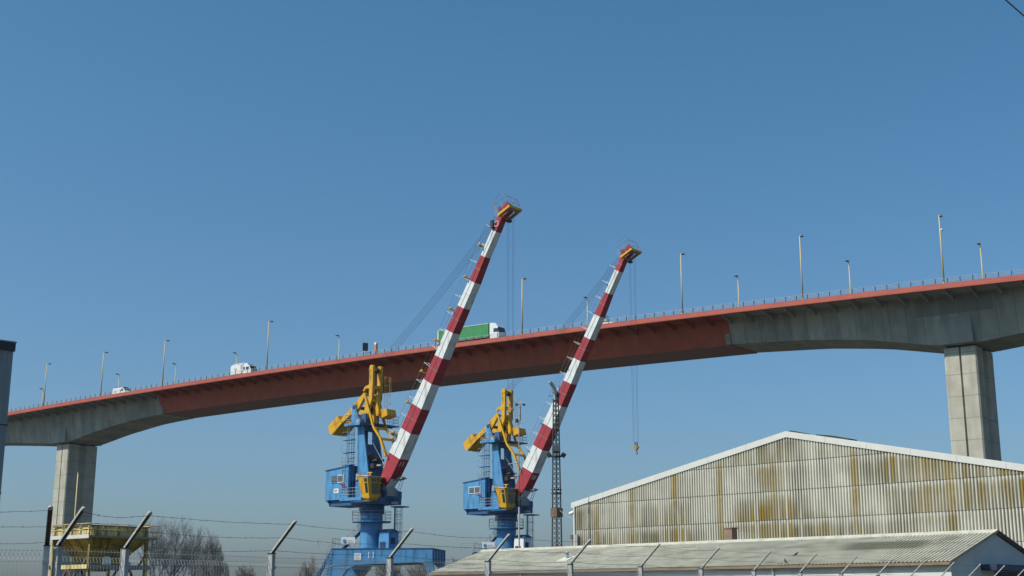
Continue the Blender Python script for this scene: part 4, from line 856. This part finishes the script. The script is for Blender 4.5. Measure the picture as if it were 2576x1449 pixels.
b = MB(); b.tube([(25.1, 2.4, 3.6), (25.1, 2.4, 4.15)], .1, 10, m_grey); b.cyl(25.1, 2.4, 4.15, 4.25, .17, 10, m_grey, r2=.05); b.prism([(2.0, 3.93), (2.85, 3.66), (2.85, 3.72), (2.0, 3.99)], 24.7, 25.5, m_trim, axes='yz'); b.build('roof_vent', m_grey, sb)

MSB = Matrix.Translation(sb.location) @ Matrix.Rotation(sb.rotation_euler.z, 4, 'Z')
for k, (bx_, by_) in enumerate(((8.74, 3.1), (8.65, 4.15))):
    p = MSB @ Vector((bx_, by_, RH - sl * by_ + .045)); o = empty('bird', p, radians(30 + 60 * k), 'small black bird perched on the low roof, ' + ('the upper of two' if k == 0 else 'the lower one beside the gutter'), 'bird', 'black birds on the low roof')
    b = MB(); sk = [(-.19, .05, .02), (-.12, .09, .045), (-.04, .12, .07), (.04, .15, .07), (.1, .19, .045), (.14, .235, .042), (.18, .24, .03), (.23, .235, .006)]; n8 = 8; rg = []; o.scale = (.7, .7, .7)
    for x_, z_, r_ in sk: rg.append([(x_, r_ * .9 * cos(2 * pi * q / n8), z_ + r_ * sin(2 * pi * q / n8)) for q in range(n8)])
    b.add([v for g_ in rg for v in g_], [(i * n8 + q, i * n8 + (q + 1) % n8, (i + 1) * n8 + (q + 1) % n8, (i + 1) * n8 + q) for i in range(7) for q in range(n8)], m_black)
    b.build('body', m_black, o)
    b = MB(); b.prism([(-.34, .0), (-.16, .05), (-.16, .07), (-.34, .03)], -.035, .035, m_black); b.build('tail', m_black, o)
    for q in (-1, 1):
        b = MB(); b.tube([(0, q * .025, .07), (.01, q * .025, -.03)], .006, 4, m_black); b.build('leg', m_black, o)

# ------------------------------------------------------------ grey metal building at the left edge
lb = empty('metal_building', (-23.17, 60, 0), radians(90 - 136) , 'dark grey metal-clad building cut off by the left edge of the photo', 'building')
b = MB(); Hh = 12.75
# local +x runs away (bearing 136 reversed), front face turned to the camera
b.box(-12, 0, -9, 0, 0, Hh, m_clad)
for i in range(30): b.box(-.03, .0 + .025, -.25 - i * .3, -.19 - i * .3, 0, Hh, m_clad)
for i in range(38): b.box(-.28 - i * .3, -.22 - i * .3, -9.025, -9.0, 0, Hh, m_clad)
for z_ in (3.1, 6.2, 9.3): b.box(-12.03, .035, -9.03, .02, z_, z_ + .05, m_coping)
for i in range(12):
    for z_ in (.6, 3.7, 6.8, 9.9, 12.3): b.box(.001, .03, -.5 - i * .6, -.46 - i * .6, z_, z_ + .04, m_coping)
b.build('clad_wall', m_clad, lb)
b = MB(); b.box(-12.1, .07, -9.1, .06, Hh, Hh + .4, m_coping); b.box(-12.13, .1, -9.13, .09, Hh + .4, Hh + .46, m_clad); b.build('coping', m_coping, lb)

# ------------------------------------------------------------ yellow hopper
hp = empty('bulk_hopper', (-27.2, 88.3, 0), radians(90 - 130), 'rusty yellow square hopper with railed walkway on steel legs at the lower left', 'hopper')
b = MB(); R1 = 2.15
b.prism([(-R1, -R1), (R1, -R1), (R1, R1), (-R1, R1)], 5.5, 6.12, m_hop, axes='xy')
for i in range(5):
    for sg in (-1, 1):
        q = -R1 + .15 + i * (2 * R1 - .3) / 4; b.box(q - .05, q + .05, sg * (R1 + .05) - .05, sg * (R1 + .05) + .05, 5.5, 6.1, m_hop); b.box(sg * (R1 + .05) - .05, sg * (R1 + .05) + .05, q - .05, q + .05, 5.5, 6.1, m_hop)
b.box(-R1 - .06, R1 + .06, -R1 - .08, R1 + .08, 6.12, 6.18, m_brown); b.build('bin', m_hop, hp)
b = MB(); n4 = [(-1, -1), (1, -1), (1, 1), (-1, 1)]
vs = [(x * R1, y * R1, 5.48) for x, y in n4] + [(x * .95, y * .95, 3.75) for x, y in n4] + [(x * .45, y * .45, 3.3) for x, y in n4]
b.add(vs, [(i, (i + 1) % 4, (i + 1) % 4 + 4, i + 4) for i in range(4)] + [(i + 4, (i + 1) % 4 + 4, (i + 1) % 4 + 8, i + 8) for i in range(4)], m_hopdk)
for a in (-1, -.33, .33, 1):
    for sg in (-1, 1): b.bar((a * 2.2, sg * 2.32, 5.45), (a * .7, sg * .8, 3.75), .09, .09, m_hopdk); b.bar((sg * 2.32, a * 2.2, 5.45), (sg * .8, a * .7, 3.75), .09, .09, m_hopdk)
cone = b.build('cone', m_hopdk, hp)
b = MB(); cd = Vector((1.55, 0, 1.75)).normalized(); text_add(b, '26', .55, Vector((1.72, .55, 4.78)) + Vector((cd.z, 0, -cd.x)) * .05, (0, 1, 0), cd, m_dark, .01); b.build('number', m_dark, cone)
b = MB(); R2 = 2.45
for x0, x1, y0, y1 in ((-R2, R2, -R2, -R1 - .1), (-R2, R2, R1 + .1, R2), (-R2, -R1 - .1, -R1 - .1, R1 + .1), (R1 + .1, R2, -R1 - .1, R1 + .1)): b.box(x0, x1, y0, y1, 5.38, 5.5, m_hopgrey)
b.box(-R2 - .02, R2 + .02, -R2 - .05, -R2 - .001, 5.32, 5.55, m_trim); wk = b.build('walkway', m_hopgrey, hp)
b = MB(); b.rail([(-R2, -R2, 5.5), (R2, -R2, 5.5), (R2, R2, 5.5), (-R2, R2, 5.5)], .75, 1, 1.0, .025, m_hop, closed=True); b.build('railing', m_hop, wk)
for sx, sy in n4: 
    b = MB(); b.box(sx * 2.1 - .1, sx * 2.1 + .1, sy * 2.1 - .1, sy * 2.1 + .1, 0, 5.38, m_hopdk); b.build('leg', m_hop, hp)
b = MB()
for sg in (-1, 1):
    b.bar((-2.5, sg * 2.1, 3.55), (2.3, sg * 2.3, 3.55), .18, .26, m_hop if sg < 0 else m_hopgrey); b.bar((sg * 2.3, -2.3, 3.55), (sg * 2.3, 2.3, 3.55), .18, .26, m_hopgrey)
    for q in (-1, 1):
        b.bar((q * 2.3, sg * 2.3, .3), (q * .1, sg * 2.3, 3.4), .12, .12, m_brown); b.bar((sg * 2.3, q * 2.3, .3), (sg * 2.3, q * .1, 3.4), .12, .12, m_brown); b.bar((q * 2.1, sg * 2.1, 4.4), (q * 1.3, sg * 2.1, 3.6), .1, .1, m_brown)
b.build('bracing', m_hopgrey, hp)
b = MB(); b.box(2.35, 2.42, -1.3, -.7, 3.7, 4.0, m_vwhite); b.box(2.35, 2.42, .5, .8, 3.7, 3.9, m_vwhite); b.prism([(-1.35, 4.0), (-.65, 4.0), (-.85, 4.2), (-1.15, 4.2)], 2.33, 2.43, m_vwhite, axes='yz'); b.build('lamp_box', m_vwhite, hp)
b = MB(); b.ladder((2.0, 2.8, .3), (2.0, 2.8, 6.3), .45, (1, 0, 0), .022, .3, m_hopgrey, cage=(0, 1, 0), cstep=.8, cr=.36); b.box(1.7, 2.3, 2.46, 2.75, 5.4, 5.5, m_hopgrey); b.build('caged_ladder', m_hop, hp)

pt_ = at(196.5, 1190, 100); o = empty('thin_pole', (pt_.x, pt_.y, 0), 0, 'thin pale bare pole rising behind the yellow hopper against the left pier', 'pole')
b = MB(); b.tube([(0, 0, 0), (0, 0, pt_.z * .5), (0, 0, pt_.z)], .07, 8, m_lampst, r2=.045); b.build('pole', m_lampst, o, True)
b = MB(); b.tube([(0, 0, pt_.z), (0, 0, pt_.z + .08)], .07, 8, m_grey); b.build('cap', m_grey, o)

# ------------------------------------------------------------ fences
def make_fence(nm, label, start, brg, nposts, gap, arm_side, first_gap=None, last_short=False, PH=2.21):
    rz = radians(90 - brg); root = empty(nm, start, rz, label, 'fence')
    post = None; xs = [0]
    for i in range(1, nposts): xs.append(xs[-1] + (first_gap if (i == 1 and first_gap) else gap))
    pm = MB(); pm.box(-.03, .03, -.042, .042, 0, PH, m_galv); pm.box(-.036, .036, arm_side * -.047 - .004, arm_side * -.047 + .004, 0, PH, m_galv)
    for z in (.2, .7, 1.2, 1.7, 2.0): pm.box(-.04, .04, arm_side * .05 - .006, arm_side * .05 + .006, z, z + .04, m_galv)
    pm.box(-.04, .04, -.05, .05, PH, PH + .012, m_coping)
    am = MB(); d = Vector((0, .44 * arm_side, .42)); a0 = Vector((0, 0, PH + .01)); L = d.length; u = d.normalized(); nrm = Vector((0, -u.z * arm_side, u.y * arm_side)); nrm = Vector((1, 0, 0)).cross(u); 
    if nrm.z < 0: nrm = -nrm
    am.bar(a0 + nrm * .013, a0 + u * L + nrm * .013, 0.056, .005, m_arm, up=nrm)
    for sx in (-1, 1): am.bar(a0 + Vector((sx * .026, 0, 0)), a0 + u * L + Vector((sx * .026, 0, 0)), .007, .024, m_arm, up=nrm)
    am.bar(a0 + nrm * .004, a0 + u * (L - .02) + nrm * .004, .046, .008, m_armin, up=nrm)
    am.tube([a0 + u * L - nrm * .011, a0 + u * L + nrm * .015], .028, 12, m_arm)
    # welded mesh panel
    def panel_mesh(Wd):
        p = MB(); r = .0027; k = int(Wd / .05); folds = [(2.0, 0), (1.93, 0), (1.885, .032), (1.84, 0), (1.35, 0), (1.31, .032), (1.27, 0), (.75, 0), (.71, .032), (.67, 0), (.08, 0)]
        zt = PH - .02
        prof = [(zt + .0, 0), (zt - .06, 0), (zt - .10, .035), (zt - .16, 0), (zt - .75, 0), (zt - .79, .035), (zt - .85, 0), (zt - 1.5, 0), (zt - 1.54, .035), (zt - 1.6, 0), (.06, 0)]
        for i in range(k + 1):
            x = .03 + (Wd - .06) * i / k
            p.tube([(x, -arm_side * (.05 + q), z) for z, q in prof], r, 4, m_wire, cap=False)
        for z, q in ((zt - .03, 0), (zt - .10, .035), (zt - .16, 0), (zt - .36, 0), (zt - .56, 0), (zt - .75, 0), (zt - .79, .035), (zt - .85, 0), (zt - 1.05, 0), (zt - 1.25, 0), (zt - 1.5, 0), (zt - 1.6, 0), (zt - 1.85, 0), (.1, 0)):
            p.tube([(.03, -arm_side * (.053 + q), z), (Wd - .03, -arm_side * (.053 + q), z)], .003, 4, m_wire, cap=False)
        return p
    pos0 = pan0 = None
    for i, x in enumerate(xs):
        if pos0 is None:
            pos0 = pm.build('post', m_galv, root); pos0.location = (x, 0, 0); a_ = am.build('barbed_wire_arm', m_arm, pos0)
        else:
            c = copy_tree(pos0, root); c.location = (x, 0, 0)
    for i in range(len(xs) - 1):
        w = xs[i + 1] - xs[i]
        if first_gap and i == 0: q = panel_mesh(w).build('mesh_panel', m_wire, root); q.location = (xs[0], 0, 0); continue
        if pan0 is None: pan0 = panel_mesh(w).build('mesh_panel', m_wire, root); pan0.location = (xs[i], 0, 0)
        else: c = pan0.copy(); SC.collection.objects.link(c); c.parent = root; c.location = (xs[i], 0, 0)
    rnd = random.Random(3)
    for t in (.93, .5, .08):
        wb = MB(); off = a0 + u * (L * t); pts = []
        for i in range(len(xs) - 1):
            for k in range(20):
                f = k / 20; x = xs[i] + (xs[i + 1] - xs[i]) * f; pts.append(Vector((x, off.y + rnd.uniform(-.004, .004), off.z - .035 * sin(pi * f) * (1 + .4 * sin(i * 2.1 + t * 9)) + rnd.uniform(-.003, .003))))
        pts.append(Vector((xs[-1], off.y, off.z))); wb.tube(pts, .0022, 4, m_barb, cap=False)
        for a, c in zip(pts[:-1], pts[1:]):
            p = a.lerp(c, rnd.random()); v = Vector((rnd.uniform(-.6, .6), rnd.uniform(-1, 1), rnd.uniform(-1, 1))).normalized() * .014
            wb.tube([p - v, p + v], .0025, 3, m_barb, cap=False)
        wb.build('barbed_wire', m_barb, root)
    return root, xs
FB = 36.8
fs_ = Vector((-4.9, 16.95, 0)); fd_ = Vector((sin(radians(FB)), cos(radians(FB)), 0))
make_fence('mesh_fence', 'long mesh fence topped with barbed wire, receding to the right from the corner post', fs_ - fd_ * .98, FB, 17, 2.5, -1, first_gap=.98)
# left leg: runs left from the corner, arms lean to the camera
cp = fs_ - fd_ * .98 + Vector((-.13, -.03, 0))
make_fence('side_fence', 'short mesh fence with barbed wire left of the corner post', cp, -110, 4, 2.5, 1)

# ------------------------------------------------------------ overhead cable top right
b = MB(); A_ = at(2530, 0, 25); B_ = at(2576, 40, 25.0); dd = (B_ - A_)
pts = [A_ + dd * k for k in (-14, -7, 0, 1, 6, 12, 18)]
pts = [Vector((p.x, p.y + .0, p.z)) for p in pts]; b.tube(pts, .014, 6, m_black); o = b.build('overhead_cable', m_black); tag(o, 'black overhead cable crossing the top right corner of the sky', 'cable')

# ------------------------------------------------------------ bare winter trees
def bare_tree(loc, H, spread, seed, label, mt, dens=1.0, lean=0, nm='bare_tree', twig=.016, stems=1):
    rnd = random.Random(seed); o = empty(nm, loc, 0, label, 'tree', 'bare trees beyond the quay')
    tk = MB(); cr = MB()
    def grow(p, d, L, r, lvl):
        n = 4 if lvl < 2 else 3; pts = [p]; q = p.copy(); dd = d.copy()
        for i in range(n):
            dd = (dd + Vector((rnd.uniform(-.16, .16), rnd.uniform(-.16, .16), .12 if lvl > 0 else 0))).normalized(); nq = q + dd * L / n
            if lvl > 1 and ((nq.x / (.30 * spread * H)) ** 2 + (nq.y / (.30 * spread * H)) ** 2 + ((nq.z - .58 * H) / (.44 * H)) ** 2) > 1 + .25 * rnd.random(): break
            q = nq; pts.append(q.copy())
        if len(pts) < 2: return
        n = len(pts) - 1
        (tk if lvl < 1 else cr).tube(pts, r, 5 if lvl < 2 else 3, mt, r2=r * .5, cap=False)
        if lvl >= 4: return
        k = {0: 8, 1: 7, 2: 7, 3: int(7 * dens)}[lvl]
        for i in range(k):
            t = rnd.uniform(.3, 1.0) if lvl else .22 + .78 * (i + rnd.random()) / k; j = min(int(t * n), n - 1); pp = pts[j].lerp(pts[j + 1], t * n - j)
            ang = rnd.uniform(0, 2 * pi) if lvl else i * 2.4 + rnd.uniform(-.4, .4); sp = rnd.uniform(.35, .8) * spread * (1.25 - .5 * t if lvl == 0 else 1)
            nd = (dd + Vector((cos(ang), sin(ang), 0)) * sp + Vector((0, 0, .12))).normalized()
            grow(pp, nd, L * rnd.uniform(.5, .72) * (1.15 - .35 * t if lvl == 0 else 1), max(r * .45, twig), lvl + 1)
    for q in range(stems):
        a_ = 2 * pi * q / stems + rnd.random(); grow(Vector((cos(a_) * .25 * (stems > 1), sin(a_) * .25 * (stems > 1), 0)), Vector((lean + cos(a_) * .16 * (stems > 1), sin(a_) * .16 * (stems > 1), 1)).normalized(), H * .5, H * .013, 0)
    t_ = tk.build('trunk', mt, o); c_ = cr.build('crown', mt, o)
bare_tree((-51.6, 200, -.5), 15.0, 1.2, 2, 'tallest bare grey tree, just right of the yellow hopper', m_bark, .85, twig=.013, stems=2)
bare_tree((-48.2, 204, -.5), 13.4, 1.0, 5, 'bare tree of middle height right beside the tallest one, behind the fence', m_bark, .85, twig=.013, stems=2)
bare_tree((-44.4, 198, -.5), 9.4, .9, 8, 'lowest of the three bare trees near the hopper, at their right end', m_bark, .85, twig=.013, stems=2)
bare_tree((-42.5, 215, -.5), 7.6, 1.3, 11, 'small pale bare shrub-like tree low behind the fence, mid-left', m_bark2, 1.2, twig=.022)
bare_tree((-36.5, 190, -.5), 5.2, 1.5, 12, 'low olive budding tree just above the bottom edge of the photo', m_bud, 1.2, twig=.022)
bare_tree((-30, 195, -.5), 8.4, .9, 14, 'faint thin bare tree left of the nearer crane stairs', m_bark2, .6, twig=.02)
for k, (x, y, h, sd_) in enumerate(((-25.5, 216, 9.2, 21), (-20.5, 222, 9.4, 22), (-15, 218, 9.0, 23), (-9.5, 224, 9.2, 24))):
    bare_tree((x, y, -.5), h, 1.1, sd_, ['pale bare tree seen under the left end of the crane portal', 'pale bare tree seen through the portal, second from the dark leg', 'pale bare tree seen under the middle of the portal beam', 'pale bare tree seen under the right end of the portal beam'][k], m_bark2, 1.2, twig=.024)

# ------------------------------------------------------------ thin spring haze over the river
m_haze = bpy.data.materials.new('haze_air'); m_haze.use_nodes = True; nt = m_haze.node_tree; nt.nodes.remove(nt.nodes['Principled BSDF'])
pv = nt.nodes.new('ShaderNodeVolumePrincipled'); pv.inputs['Color'].default_value = (.80, .88, .95, 1); pv.inputs['Density'].default_value = .00006; pv.inputs['Anisotropy'].default_value = .2
nt.links.new(pv.outputs[0], nt.nodes['Material Output'].inputs['Volume'])
g = MB(); g.box(-1520, 1520, -1520, 1520, -1.5, 72, m_haze); o = g.build('haze', m_haze); o['kind'] = 'stuff'
